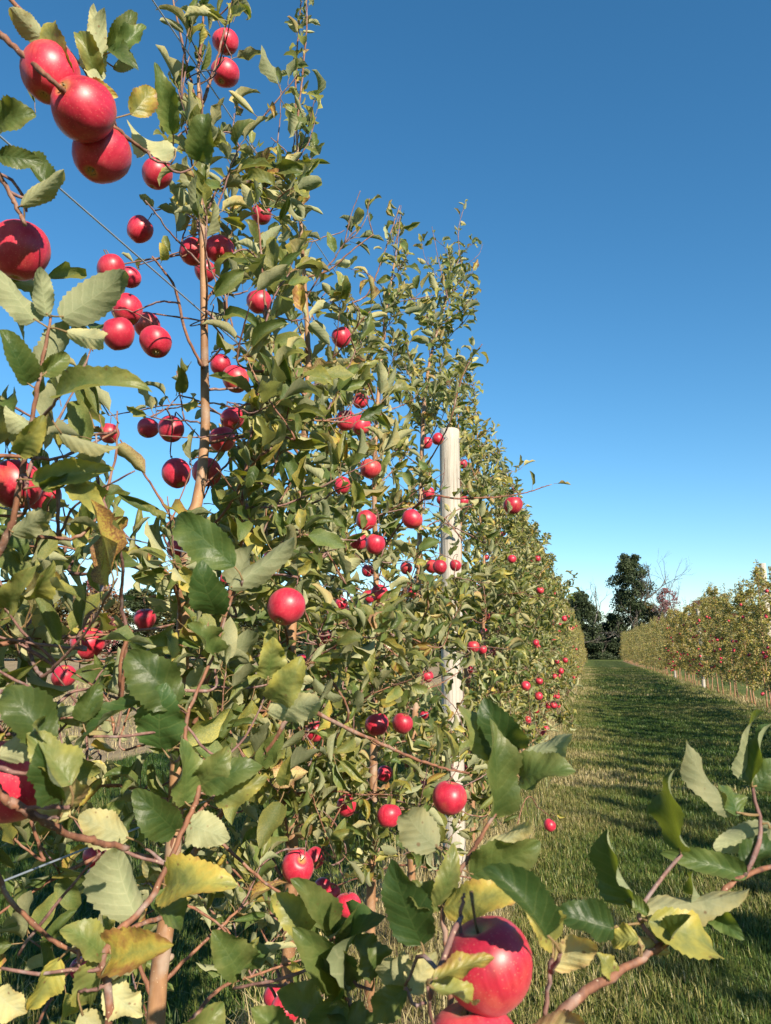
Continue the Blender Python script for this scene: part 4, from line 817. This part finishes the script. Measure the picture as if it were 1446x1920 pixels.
def put_tree(name, vs, px, d, s, label, rot, cat='tree', group=None, dz=0, cage=0):
    p = at(px, 1218, d); e = empty(name, (p[0], p[1], dz)); e.rotation_euler[2] = rot; e.scale = (s if np.isscalar(s) else s[0],)*2+((s if np.isscalar(s) else s[1]),); tag(e, label, cat, group)
    link(bpy.data.objects.new('trunk', vs[0]), e)
    if vs[1]: c = link(bpy.data.objects.new('crown', vs[1]), e); c.color = (cage, 0, 0, 1); tag(c, kind='stuff')
W1 = wood_tree(61, 16, 4.6, 26000, .12, .35, 120, .05, (.2, .45)); W2 = wood_tree(62, 10.5, 3.8, 18000, .10, .3, 90, .04, (.2, .45)); W3 = wood_tree(63, 12, 4.4, 11000, .34, .5, 60, .05, (.2, .45)); W4 = wood_tree(64, 9, 4.0, 9000, .62, .6, 50, .05, (.2, .45)); W5 = wood_tree(65, 11, 3.2, 5000, .92, .3, 40, .25, (.15, .35)); SH = wood_tree(66, 3.2, 2.4, 3000, .08, .3, 14, .02)
B1 = bare_tree(71, 12); B2 = bare_tree(72, 10)
D0 = 122
put_tree('woodland_tree', W1, 1187, D0, (.98, 1.06), 'tallest dark green tree at the end of the lane', .4)
put_tree('woodland_tree', W2, 1096, D0-2, (.95, 1.02), 'dark rounded tree on the left at the end of the lane', 1.2)
put_tree('woodland_tree', W2, 1066, D0+5, (1.0, .95), 'dark tree half hidden behind the end of the left row', 2.6)
put_tree('woodland_tree', W2, 1150, D0+7, (.8, .72), 'shorter dark tree in the gap beside the tallest tree', 4.0)
put_tree('woodland_tree', W3, 1215, D0+3, (.9, .78), 'olive tree right of and below the tallest tree', 5.0)
put_tree('woodland_tree', W5, 1258, D0-3, (.95, 1.0), 'pinkish autumn tree behind the right row', 1.0, cage=.06)
put_tree('woodland_tree', W5, 1312, D0+3, (.9, .86), 'smaller pinkish autumn tree further right behind the right row', 2.2, cage=.06)
put_tree('bare_tree', B1, 1267, D0+2, 1.22, 'thin leafless tree with forked top behind the right row', .6, 'bare tree')
put_tree('bare_tree', B2, 1226, D0+4, (1.0, 1.3), 'leafless branches beside the tallest tree', 2.4, 'bare tree')
put_tree('bare_tree', B2, 1040, D0, (1.3, 1.25), 'greyish leafless tree behind the top of the left row', 4.4, 'bare tree')
put_tree('bare_tree', B1, 1128, D0+1, .85, 'leafless tree in the gap at the end of the lane', 3.1, 'bare tree')
for q, px in enumerate((1345, 1385, 1425, 1470, 1520, 1570)): put_tree('woodland_tree', (W3, W4, W2)[q % 3], px, D0+8-q, (1.1, .85), 'autumn tree far behind the right row, %s from the left' % ORD[q], q*1.7)
for q, (px, s) in enumerate(((1072, 1.0), (1100, 1.2), (1128, 1.1), (1152, 1.0), (1178, 1.2), (1205, 1.0))): put_tree('shrub', SH, px, 117+q % 2*2, s, 'dark undergrowth shrub at the end of the lane, %s from the left' % ORD[q], q*1.1, 'shrub', 'undergrowth at the lane end')
rW = np.random.default_rng(15); LW = [W3, W4, W2, W3, W1, W4, W5]
for q, px in enumerate(np.linspace(-240, 985, 24)):
    vs = LW[rW.integers(7)]; d = rW.uniform(98, 116); hh = {id(W1): 16, id(W2): 10.5, id(W3): 12, id(W4): 9, id(W5): 11}[id(vs)]
    put_tree('woodland_tree', vs, px+rW.uniform(-14, 14), d, (1.25, rW.uniform(8.5, 12)/hh), 'mixed autumn tree in the wood beyond the field, behind the left row', rW.uniform(0, 6), 'tree', 'trees of the wood beyond the field', 0, rW.uniform(-.05, .15))
